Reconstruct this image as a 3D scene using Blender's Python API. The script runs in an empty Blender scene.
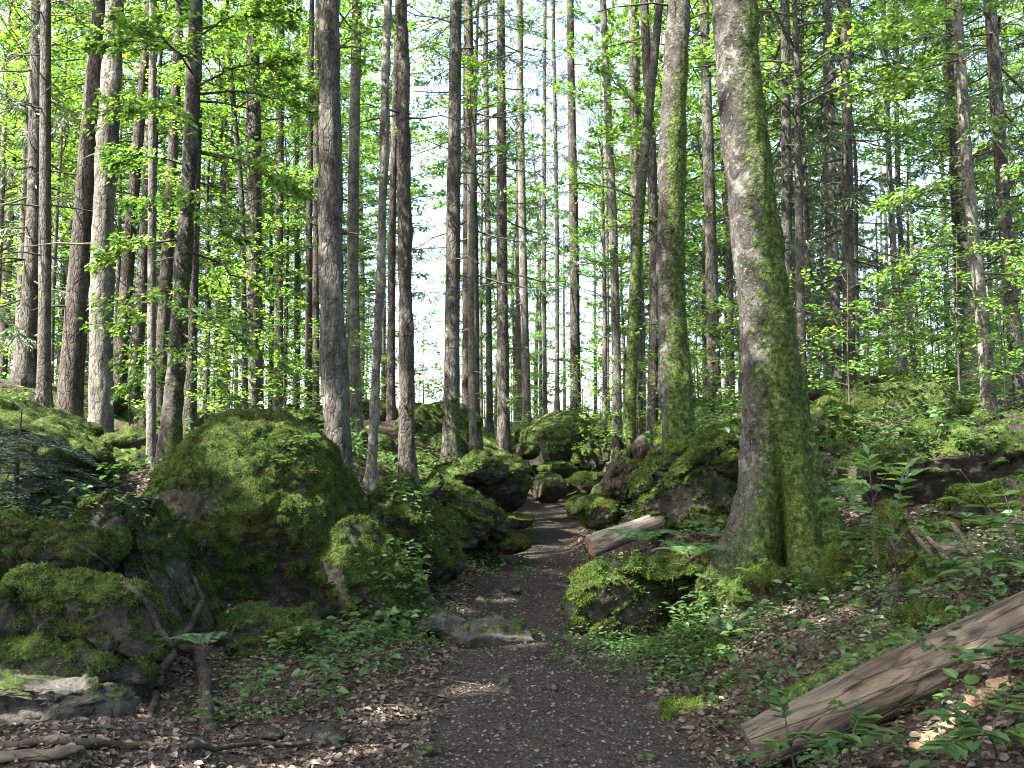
import bpy, math, random
import numpy as np

# ------------------------------------------------------------------ camera, sky, sun, exposure
S = bpy.context.scene
C = S.collection
R = math.radians
CAM = np.array([0.0, 0.0, 1.55])
PITCH = R(5.0)
FPX = 1000.0
cd = bpy.data.cameras.new("camera")
cd.sensor_width = 36.0
cd.lens = 36.0 * FPX / 1024.0
cd.clip_start = 0.05
cd.clip_end = 3000
co = bpy.data.objects.new("camera", cd)
C.objects.link(co)
co.location = CAM
co.rotation_euler = (R(90) + PITCH, 0, 0)
S.camera = co

SUN_EL, SUN_AZ = R(50), R(240)          # azimuth clockwise from +Y: from the left, a little behind the camera
w = bpy.data.worlds.new("World")
S.world = w
w.use_nodes = True
wt = w.node_tree
wt.nodes.clear()
sky = wt.nodes.new("ShaderNodeTexSky")
sky.sky_type = 'NISHITA'
sky.sun_disc = False
sky.sun_elevation = SUN_EL
sky.sun_rotation = SUN_AZ
sky.dust_density = 4.0
sky.ozone_density = 0.5
bg = wt.nodes.new("ShaderNodeBackground")
bg.inputs["Strength"].default_value = 0.14
wo = wt.nodes.new("ShaderNodeOutputWorld")
wt.links.new(sky.outputs[0], bg.inputs[0])
wt.links.new(bg.outputs[0], wo.inputs[0])

sl = bpy.data.lights.new("sun", 'SUN')
sl.energy = 5.0
sl.angle = R(0.5)
sl.color = (1.0, 0.95, 0.86)
so = bpy.data.objects.new("sun", sl)
C.objects.link(so)
sdir = np.array([math.sin(SUN_AZ) * math.cos(SUN_EL), math.cos(SUN_AZ) * math.cos(SUN_EL), math.sin(SUN_EL)])
from mathutils import Vector
so.rotation_euler = Vector(sdir).to_track_quat('Z', 'Y').to_euler()
so.location = Vector(sdir * 50)

S.view_settings.view_transform = 'Standard'
S.view_settings.look = 'None'
S.view_settings.exposure = 3.0
S.view_settings.gamma = 1.0
S.view_settings.use_curve_mapping = False
S.render.engine = 'CYCLES'
cy = S.cycles
cy.max_bounces = 5
cy.diffuse_bounces = 4
cy.glossy_bounces = 1
cy.transmission_bounces = 3
cy.transparent_max_bounces = 4
cy.caustics_reflective = False
cy.caustics_refractive = False
cy.sample_clamp_indirect = 6.0
cy.use_denoising = True
cy.filter_width = 1.0

rng = np.random.default_rng(7)
random.seed(7)
SEED = [100]


def nseed():
    SEED[0] += 1
    return SEED[0]


# ------------------------------------------------------------------ helpers: pixels, noise
def at(px, py, d):
    u = (px - 512.0) / FPX
    v = (384.0 - py) / FPX
    c, s = math.cos(PITCH), math.sin(PITCH)
    t = d / (c - s * v)
    return CAM + t * np.array([u, c - s * v, s + c * v])


def _hash(ix, iy, iz, seed):
    with np.errstate(over='ignore'):
        h = (ix.astype(np.uint32) * np.uint32(374761393) + iy.astype(np.uint32) * np.uint32(668265263)
             + iz.astype(np.uint32) * np.uint32(2147483647 - 873511) + np.uint32((seed * 974634777 + 12345) & 0xffffffff))
        h = (h ^ (h >> np.uint32(13))) * np.uint32(1274126177)
        h = (h ^ (h >> np.uint32(15))) * np.uint32(2246822519)
        h = h ^ (h >> np.uint32(16))
    return h.astype(np.float64) / 4294967295.0


def vnoise(P, seed=0):
    P = np.asarray(P, float)
    i = np.floor(P).astype(np.int64)
    f = P - i
    f = f * f * f * (f * (f * 6 - 15) + 10)
    r = 0
    for dx in (0, 1):
        wx = f[:, 0] if dx else 1 - f[:, 0]
        for dy in (0, 1):
            wy = f[:, 1] if dy else 1 - f[:, 1]
            for dz in (0, 1):
                wz = f[:, 2] if dz else 1 - f[:, 2]
                r = r + wx * wy * wz * _hash(i[:, 0] + dx, i[:, 1] + dy, i[:, 2] + dz, seed)
    return r * 2 - 1


def fbm(P, seed=0, octv=4, gain=0.5):
    P = np.asarray(P, float)
    a, s, t = 1.0, 0, 0
    for k in range(octv):
        s = s + a * vnoise(P * (2.03 ** k) + 17.3 * k, seed + k)
        t += a
        a *= gain
    return s / t


def sstep(a, b, x):
    t = np.clip((x - a) / (b - a), 0, 1)
    return t * t * (3 - 2 * t)


def unit(v):
    v = np.asarray(v, float)
    return v / np.maximum(np.linalg.norm(v, axis=-1, keepdims=True), 1e-9)


# ------------------------------------------------------------------ helpers: meshes
class MB:
    """collects vertices, faces (arrays of equal width), material index and a moss value per vertex"""

    def __init__(self):
        self.V, self.F, self.A, self.n = [], [], [], 0

    def add(self, V, F, mi=0, moss=None):
        V = np.asarray(V, float).reshape(-1, 3)
        F = np.asarray(F, np.int64)
        if len(V) == 0 or len(F) == 0:
            return
        self.V.append(V)
        self.F.append((F + self.n, mi))
        self.A.append(np.zeros(len(V)) if moss is None else np.broadcast_to(np.asarray(moss, float), (len(V),)))
        self.n += len(V)

    def mesh(self, name, mats, smooth=True):
        me = bpy.data.meshes.new(name)
        V = np.concatenate(self.V)
        me.vertices.add(len(V))
        me.vertices.foreach_set("co", V.astype(np.float32).ravel())
        loops = np.concatenate([f.ravel() for f, _ in self.F])
        tot = np.concatenate([np.full(len(f), f.shape[1]) for f, _ in self.F])
        mi = np.concatenate([np.full(len(f), m) for f, m in self.F])
        me.loops.add(len(loops))
        me.loops.foreach_set("vertex_index", loops.astype(np.int32))
        me.polygons.add(len(tot))
        st = np.concatenate([[0], np.cumsum(tot)[:-1]])
        me.polygons.foreach_set("loop_start", st.astype(np.int32))
        me.polygons.foreach_set("material_index", mi.astype(np.int32))
        me.polygons.foreach_set("use_smooth", np.full(len(tot), bool(smooth)))
        a = me.attributes.new("moss", 'FLOAT', 'POINT')
        a.data.foreach_set("value", np.concatenate(self.A).astype(np.float32))
        for m in (mats if isinstance(mats, (list, tuple)) else [mats]):
            me.materials.append(m)
        me.update(calc_edges=True)
        return me


def link(name, me, parent=None, loc=(0, 0, 0)):
    o = bpy.data.objects.new(name, me)
    C.objects.link(o)
    o.location = [float(x) for x in loc]
    if parent is not None:
        o.parent = parent
    return o


def tag(o, label=None, cat=None, group=None, kind=None):
    if label:
        o["label"] = label
    if cat:
        o["category"] = cat
    if group:
        o["group"] = group
    if kind:
        o["kind"] = kind
    return o


def thing(name, label, cat, loc, group=None):
    return tag(link(name, None, None, loc), label, cat, group)


def copy_thing(root, loc, rz=0.0, sc=1.0):
    r = root.copy()
    C.objects.link(r)
    r.location = [float(x) for x in loc]
    r.rotation_euler = (0, 0, rz)
    r.scale = (sc, sc, sc)
    for ch in list(root.children):
        c = ch.copy()
        C.objects.link(c)
        c.parent = r
    return r


def tube(P, rad, seg=6, cap=True):
    """tapered tube along P; returns V, F(quads)"""
    P = np.asarray(P, float)
    n = len(P)
    rad = np.broadcast_to(np.asarray(rad, float), (n,))
    T = unit(np.gradient(P, axis=0))
    ref = np.array([0.0, 0, 1]) if abs(T[:, 2]).mean() < 0.8 else np.array([1.0, 0, 0])
    A = unit(np.cross(T, ref))
    B = np.cross(T, A)
    th = np.linspace(0, 2 * math.pi, seg, endpoint=False)
    V = P[:, None] + rad[:, None, None] * (np.cos(th)[None, :, None] * A[:, None] + np.sin(th)[None, :, None] * B[:, None])
    V = V.reshape(-1, 3)
    F = []
    for i in range(n - 1):
        a = i * seg + np.arange(seg)
        b = i * seg + (np.arange(seg) + 1) % seg
        F.append(np.stack([a, b, b + seg, a + seg], 1))
    return V, np.concatenate(F)


def leaves_geo(P, D, N, L, W, fold=0.25):
    """folded six-point leaves: two quads each that share the midrib"""
    P, D, N = np.asarray(P, float), unit(D), unit(N)
    n = len(P)
    L = np.broadcast_to(np.asarray(L, float), (n,))[:, None]
    W = np.broadcast_to(np.asarray(W, float), (n,))[:, None]
    Sd = unit(np.cross(D, N))
    N = np.cross(Sd, D)
    tip = P + D * L - N * L * 0.12
    up = N * W * fold
    l1 = P + D * L * 0.3 + Sd * W * 0.5 + up
    l2 = P + D * L * 0.68 + Sd * W * 0.42 + up * .7
    r1 = P + D * L * 0.3 - Sd * W * 0.5 + up
    r2 = P + D * L * 0.68 - Sd * W * 0.42 + up * .7
    V = np.stack([P, l1, l2, tip, r2, r1], 1).reshape(-1, 3)
    b = np.arange(n)[:, None] * 6
    F = np.concatenate([b + np.array([[0, 3, 2, 1]]), b + np.array([[0, 5, 4, 3]])])
    return V, F


def quad_leaves(P, D, N, L, W):
    """four-point leaves for far foliage and needles"""
    P, D, N = np.asarray(P, float), unit(D), unit(N)
    n = len(P)
    L = np.broadcast_to(np.asarray(L, float), (n,))[:, None]
    W = np.broadcast_to(np.asarray(W, float), (n,))[:, None]
    Sd = unit(np.cross(D, N))
    V = np.stack([P, P + D * L * .45 + Sd * W * .5, P + D * L, P + D * L * .45 - Sd * W * .5], 1).reshape(-1, 3)
    F = np.arange(n)[:, None] * 4 + np.array([[0, 3, 2, 1]])
    return V, F


# ------------------------------------------------------------------ materials
class NT:
    def __init__(self, name):
        self.m = bpy.data.materials.new(name)
        self.m.use_nodes = True
        self.t = self.m.node_tree
        self.t.nodes.clear()

    def n(self, typ, ins=None, **props):
        nd = self.t.nodes.new("ShaderNode" + typ)
        for k, v in props.items():
            setattr(nd, k, v)
        for k, v in (ins or {}).items():
            sk = nd.inputs[k]
            if isinstance(v, bpy.types.NodeSocket):
                self.t.links.new(v, sk)
            else:
                sk.default_value = v
        return nd

    def ramp(self, fac, stops):
        nd = self.t.nodes.new("ShaderNodeValToRGB")
        e = nd.color_ramp.elements
        while len(e) < len(stops):
            e.new(0.5)
        for el, (p, c) in zip(e, stops):
            el.position = p
            el.color = (*c, 1) if len(c) == 3 else (c[0],) * 3 + (1,)
        self.t.links.new(fac, nd.inputs[0])
        return nd.outputs[0]

    def mix(self, f, a, b, mode='MIX'):
        nd = self.t.nodes.new("ShaderNodeMix")
        nd.data_type = 'RGBA'
        nd.blend_type = mode
        for sk, v in ((nd.inputs[0], f), (nd.inputs[6], a), (nd.inputs[7], b)):
            if isinstance(v, bpy.types.NodeSocket):
                self.t.links.new(v, sk)
            else:
                sk.default_value = v if not isinstance(v, tuple) else ((*v, 1) if len(v) == 3 else v)
        return nd.outputs[2]

    def math(self, op, a, b=0.0, c=None):
        nd = self.t.nodes.new("ShaderNodeMath")
        nd.operation = op
        for sk, v in zip(nd.inputs, (a, b, c)):
            if v is None:
                continue
            if isinstance(v, bpy.types.NodeSocket):
                self.t.links.new(v, sk)
            else:
                sk.default_value = v
        return nd.outputs[0]

    def coord(self, which="Object", scale=(1, 1, 1)):
        tc = self.n("TexCoord")
        mp = self.n("Mapping", {"Vector": tc.outputs[which], "Scale": scale})
        return mp.outputs[0]

    def noise(self, vec, scale, detail=4, rough=.55, dist=0.0):
        return self.n("TexNoise", {"Vector": vec, "Scale": scale, "Detail": detail, "Roughness": rough, "Distortion": dist}).outputs[0]

    def out(self, shader):
        o = self.n("OutputMaterial")
        self.t.links.new(shader, o.inputs[0])
        return self.m


MOSS_STOPS = [(0.36, (0.010, 0.015, 0.005)), (0.5, (0.044, 0.070, 0.015)), (0.64, (0.108, 0.155, 0.035))]


def bark_material(name, dark, light, stretch=0.3, scale=9.0, lichen=0.3, crack=0.5, bump=0.5):
    t = NT(name)
    v = t.coord("Object", (1, 1, stretch))
    vn = t.coord("Object")
    n1 = t.noise(v, scale, 6, .65)
    n2 = t.noise(vn, 1.3, 3)
    vor = t.n("TexVoronoi", {"Vector": v, "Scale": scale * 2.2}, feature='DISTANCE_TO_EDGE').outputs[0]
    crk = t.ramp(vor, [(0.0, (1,)), (0.12, (0,))])
    col = t.ramp(n1, [(0.36, tuple(x * .8 for x in dark)), (0.52, tuple((a + b) / 2 for a, b in zip(dark, light))), (0.64, light)])
    col = t.mix(t.math('MULTIPLY', t.ramp(n2, [(.35, (0,)), (.7, (1,))]), .45), col, tuple(x * .6 for x in dark))
    col = t.mix(t.math('MULTIPLY', crk, crack), col, tuple(x * .45 for x in dark))
    n3 = t.noise(v, scale * 4.5, 5, .75)
    col = t.mix(t.ramp(n3, [(.36, (.85,)), (.5, (0,))]), col, tuple(x * .35 for x in dark))
    n6 = t.noise(vn, 34.0, 3, .6)
    col = t.mix(t.math('MULTIPLY', t.ramp(n6, [(.60, (0,)), (.66, (1,))]), lichen), col, (0.22, 0.215, 0.185))
    # pale lichen blotches
    nl = t.noise(vn, 7.0, 5, .7)
    nl2 = t.noise(vn, 1.7, 2)
    lm = t.math('MULTIPLY', t.ramp(nl, [(.52, (0,)), (.60, (1,))]), t.ramp(nl2, [(.45, (0,)), (.62, (1,))]))
    col = t.mix(t.math('MULTIPLY', lm, lichen), col, (0.24, 0.235, 0.205))
    # moss
    at_ = t.n("Attribute", attribute_name="moss").outputs["Fac"]
    nm = t.noise(vn, 11.0, 5, .7)
    mm = t.math('ADD', at_, t.math('MULTIPLY', t.math('SUBTRACT', nm, .5), 1.1))
    mfac = t.ramp(mm, [(.36, (0,)), (.58, (1,))])
    nmc = t.noise(vn, 23.0, 4, .6)
    col = t.mix(mfac, col, t.ramp(nmc, MOSS_STOPS))
    h = t.math('ADD', t.math('MULTIPLY', n1, .6), t.math('MULTIPLY', crk, -.5 * crack))
    h = t.math('ADD', t.math('ADD', h, t.math('MULTIPLY', n3, .6)), t.math('MULTIPLY', t.math('MULTIPLY', mfac, t.noise(vn, 45, 3)), 1.1))
    bp = t.n("Bump", {"Strength": min(1.0, bump * 1.8), "Distance": .05, "Height": h}).outputs[0]
    b = t.n("BsdfPrincipled", {"Base Color": col, "Roughness": .9, "Normal": bp, "Specular IOR Level": .2})
    return t.out(b.outputs[0])


M_SPRUCE = bark_material("spruce_bark", (0.033, 0.030, 0.025), (0.135, 0.124, 0.104), .35, 8, .35, .5)
M_RED = bark_material("reddish_bark", (0.030, 0.025, 0.021), (0.108, 0.092, 0.076), .35, 8, .2, .55)
M_GREY = bark_material("grey_bark", (0.058, 0.054, 0.045), (0.195, 0.182, 0.155), .5, 6, .5, .3)
M_BEECH = bark_material("beech_bark", (0.022, 0.020, 0.017), (0.078, 0.071, 0.060), .8, 5, .45, .15)
M_TWIG = bark_material("twig_bark", (0.05, 0.042, 0.032), (0.13, 0.11, 0.085), .3, 12, .1, .1)


def leaf_material(name, stops, trans_gain, tr=.5, gloss=.06, rough=.45, patch=False):
    t = NT(name)
    g = t.n("NewGeometry")
    oi = t.n("ObjectInfo")
    f = t.math('ADD', t.math('MULTIPLY', g.outputs["Random Per Island"], .75), t.math('MULTIPLY', oi.outputs["Random"], .25))
    col = t.ramp(f, stops)
    if patch:
        vo = t.coord('Object')
        col = t.mix(t.ramp(t.noise(vo, 2.6, 5, .65), [(.50, (0,)), (.62, (.75,))]), col, (0.070, 0.058, 0.020))
        col = t.mix(t.ramp(t.noise(vo, 4.7, 4, .6), [(.34, (.8,)), (.46, (0,))]), col, (0.020, 0.034, 0.010))
    tcol = t.mix(1.0, col, (*[x for x in trans_gain], 1), 'MULTIPLY')
    d = t.n("BsdfDiffuse", {"Color": col})
    tl = t.n("BsdfTranslucent", {"Color": tcol})
    mx = t.n("MixShader", {0: tr, 1: d.outputs[0], 2: tl.outputs[0]})
    gl = t.n("BsdfGlossy", {"Color": (.8, .85, .8, 1), "Roughness": rough})
    m2 = t.n("MixShader", {0: gloss, 1: mx.outputs[0], 2: gl.outputs[0]})
    return t.out(m2.outputs[0])


M_LEAF = leaf_material("beech_leaf", [(0.0, (0.030, 0.080, 0.018)), (.5, (0.060, 0.130, 0.024)), (1.0, (0.125, 0.18, 0.03))], (2.6, 2.45, 1.4), .55)
M_LEAF_FAR = leaf_material("far_leaf", [(0.0, (0.028, 0.070, 0.022)), (.5, (0.055, 0.115, 0.032)), (1.0, (0.10, 0.16, 0.045))], (2.0, 2.05, 1.25), .5)
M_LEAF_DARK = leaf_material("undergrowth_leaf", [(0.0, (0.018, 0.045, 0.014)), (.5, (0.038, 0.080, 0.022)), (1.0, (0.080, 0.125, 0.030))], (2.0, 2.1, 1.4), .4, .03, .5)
M_NEEDLE = leaf_material("spruce_needle", [(0.0, (0.022, 0.038, 0.016)), (.5, (0.036, 0.058, 0.022)), (1.0, (0.062, 0.088, 0.034))], (1.2, 1.3, 1.0), .25)
M_FIR = leaf_material("fir_needle", [(0.0, (0.055, 0.088, 0.062)), (.5, (0.085, 0.128, 0.098)), (1.0, (0.13, 0.175, 0.145))], (1.0, 1.1, 1.0), .2, .08)
M_FERN = leaf_material("fern_leaf", [(0.0, (0.045, 0.10, 0.035)), (1.0, (0.08, 0.16, 0.055))], (1.8, 2.0, 1.3), .4)
M_MOSSFUZZ = leaf_material("moss_tuft", [(0.0, (0.016, 0.028, 0.008)), (.5, (0.052, 0.084, 0.017)), (1.0, (0.125, 0.178, 0.038))], (1.6, 1.6, 1.2), .35, .0, patch=True)
M_LITTER = leaf_material("dead_leaf", [(0.0, (0.030, 0.022, 0.017)), (.35, (0.062, 0.046, 0.036)), (.7, (0.105, 0.080, 0.064)), (.94, (0.20, 0.155, 0.125)), (1.0, (0.30, 0.25, 0.205))], (1.3, 1.1, .9), .15, .03)


def rock_material(name, dark, light, mosscol=True):
    t = NT(name)
    v = t.coord("Object")
    n1 = t.noise(v, 3.0, 7, .65)
    n2 = t.noise(v, 19.0, 5, .7)
    col = t.ramp(n1, [(.3, dark), (.7, light)])
    col = t.mix(t.ramp(n2, [(.55, (0,)), (.75, (.45,))]), col, tuple(x * .45 for x in dark))
    n4 = t.noise(v, 27.0, 5, .75)
    col = t.mix(t.ramp(n4, [(.60, (0,)), (.68, (.75,))]), col, tuple(min(1, x * 2.0) for x in light))
    n5 = t.noise(v, 15.0, 6, .75)
    col = t.mix(t.ramp(n5, [(.34, (.85,)), (.46, (0,))]), col, tuple(x * .25 for x in dark))
    nl = t.noise(v, 6.0, 4, .6)
    nl2 = t.noise(v, 13.0, 3, .6)
    lm = t.math('MULTIPLY', t.ramp(nl, [(.54, (0,)), (.60, (1,))]), t.ramp(nl2, [(.54, (0,)), (.60, (1,))]))
    col = t.mix(t.math('MULTIPLY', lm, .5), col, (0.16, 0.15, 0.115))
    at_ = t.n("Attribute", attribute_name="moss").outputs["Fac"]
    nm = t.noise(v, 9.0, 6, .7)
    mm = t.math('ADD', at_, t.math('MULTIPLY', t.math('SUBTRACT', nm, .5), 1.4))
    mfac = t.ramp(mm, [(.38, (0,)), (.56, (1,))])
    nmc = t.noise(v, 8.0, 6, .7)
    col = t.mix(mfac, col, t.ramp(nmc, MOSS_STOPS))
    h = t.math('ADD', t.math('MULTIPLY', n1, .5), t.math('ADD', t.math('MULTIPLY', n2, .5), t.math('MULTIPLY', n5, .9)))
    h = t.math('ADD', h, t.math('MULTIPLY', t.math('MULTIPLY', mfac, t.noise(v, 38, 4, .7)), 1.2))
    bp = t.n("Bump", {"Strength": 1.0, "Distance": .07, "Height": h}).outputs[0]
    b = t.n("BsdfPrincipled", {"Base Color": col, "Roughness": .92, "Normal": bp, "Specular IOR Level": .15})
    return t.out(b.outputs[0])


M_ROCK = rock_material("mossy_limestone", (0.023, 0.022, 0.016), (0.072, 0.069, 0.053))
M_PALEROCK = rock_material("pale_limestone", (0.036, 0.032, 0.027), (0.115, 0.106, 0.092))
M_SOILROCK = rock_material("earthy_rock", (0.020, 0.018, 0.013), (0.060, 0.053, 0.041))


def ground_material():
    t = NT("forest_floor")
    v = t.coord("Object")
    n1 = t.noise(v, 2.2, 6, .65)
    n2 = t.noise(v, 34.0, 4, .7)
    n3 = t.noise(v, 0.7, 3)
    vor = t.n("TexVoronoi", {"Vector": v, "Scale": 48.0, "Randomness": 1.0})
    litter = t.ramp(vor.outputs["Color"], [(.1, (0.018, 0.013, 0.010)), (.5, (0.038, 0.028, 0.022)), (.9, (0.075, 0.057, 0.045))])
    litter = t.mix(t.ramp(n1, [(.35, (0,)), (.7, (.7,))]), litter, (0.035, 0.027, 0.021))
    soil = t.ramp(n2, [(.3, (0.016, 0.0135, 0.012)), (.6, (0.036, 0.031, 0.027)), (.8, (0.075, 0.066, 0.058))])
    pa = t.n("Attribute", attribute_name="path").outputs["Fac"]
    pm = t.ramp(t.math('ADD', pa, t.math('MULTIPLY', t.math('SUBTRACT', n1, .5), .7)), [(.4, (0,)), (.65, (1,))])
    col = t.mix(pm, litter, soil)
    ma = t.n("Attribute", attribute_name="moss").outputs["Fac"]
    mm = t.ramp(t.math('ADD', ma, t.math('MULTIPLY', t.math('SUBTRACT', t.noise(v, 3.5, 6, .7), .5), 1.5)), [(.5, (0,)), (.66, (1,))])
    col = t.mix(mm, col, t.ramp(t.noise(v, 9, 5, .7), MOSS_STOPS))
    h = t.math('ADD', t.math('MULTIPLY', n2, .5), t.math('MULTIPLY', vor.outputs["Distance"], .6))
    bp = t.n("Bump", {"Strength": .9, "Distance": .03, "Height": h}).outputs[0]
    b = t.n("BsdfPrincipled", {"Base Color": col, "Roughness": .95, "Normal": bp, "Specular IOR Level": .1})
    return t.out(b.outputs[0])


M_GROUND = ground_material()


def wood_material(name, dark, light, axis_scale=(1, 1, 1), ring=False):
    t = NT(name)
    v = t.coord("Object", axis_scale)
    vn = t.coord("Object")
    n1 = t.noise(v, 9.0, 7, .65, .4)
    n2 = t.noise(v, 30.0, 4, .6)
    n3 = t.noise(vn, 2.0, 4)
    col = t.ramp(n1, [(.36, dark), (.64, light)])
    col = t.mix(t.ramp(n2, [(.54, (0,)), (.66, (.8,))]), col, tuple(x * .3 for x in dark))
    col = t.mix(t.ramp(n3, [(.5, (0,)), (.7, (.22,))]), col, tuple(x * f for x, f in zip(light, (.75, .5, .34))))
    at_ = t.n("Attribute", attribute_name="moss").outputs["Fac"]
    mm = t.math('ADD', at_, t.math('MULTIPLY', t.math('SUBTRACT', t.noise(vn, 9.0, 6, .7), .5), 1.2))
    mf = t.ramp(mm, [(.42, (0,)), (.6, (1,))])
    col = t.mix(mf, col, t.ramp(t.noise(vn, 14, 5, .7), MOSS_STOPS))
    crv = t.n('TexVoronoi', {'Vector': v, 'Scale': 14.0}, feature='DISTANCE_TO_EDGE').outputs[0]
    crk = t.ramp(crv, [(0, (1,)), (.07, (0,))])
    col = t.mix(t.math('MULTIPLY', crk, t.ramp(n3, [(.45, (.0,)), (.65, (.6,))])), col, tuple(x * .4 for x in dark))
    h = t.math('ADD', t.math('ADD', t.math('MULTIPLY', n1, .7), t.math('MULTIPLY', n2, .4)), t.math('MULTIPLY', crk, -.25))
    bp = t.n("Bump", {"Strength": .9, "Distance": .02, "Height": h}).outputs[0]
    b = t.n("BsdfPrincipled", {"Base Color": col, "Roughness": .8, "Normal": bp, "Specular IOR Level": .25})
    return t.out(b.outputs[0])


M_LOG = wood_material("weathered_wood", (0.025, 0.0190, 0.014), (0.122, 0.098, 0.073), (.2, 1, 1))
M_PALEWOOD = wood_material("fresh_cut_wood", (0.09, 0.062, 0.040), (0.26, 0.19, 0.125), (1, 1, 1))
M_BARELOG = wood_material("debarked_wood", (0.065, 0.055, 0.044), (0.24, 0.21, 0.17), (.2, 1, 1))
M_ROT = wood_material("rotten_wood", (0.013, 0.010, 0.007), (0.048, 0.036, 0.024), (1, 1, .3))
M_ROOT = wood_material("root_bark", (0.024, 0.018, 0.013), (0.062, 0.047, 0.036), (1, 1, 1))
M_CRUMB = wood_material("crumbled_wood", (0.20, 0.115, 0.065), (0.42, 0.28, 0.18), (1, 1, 1))

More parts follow.
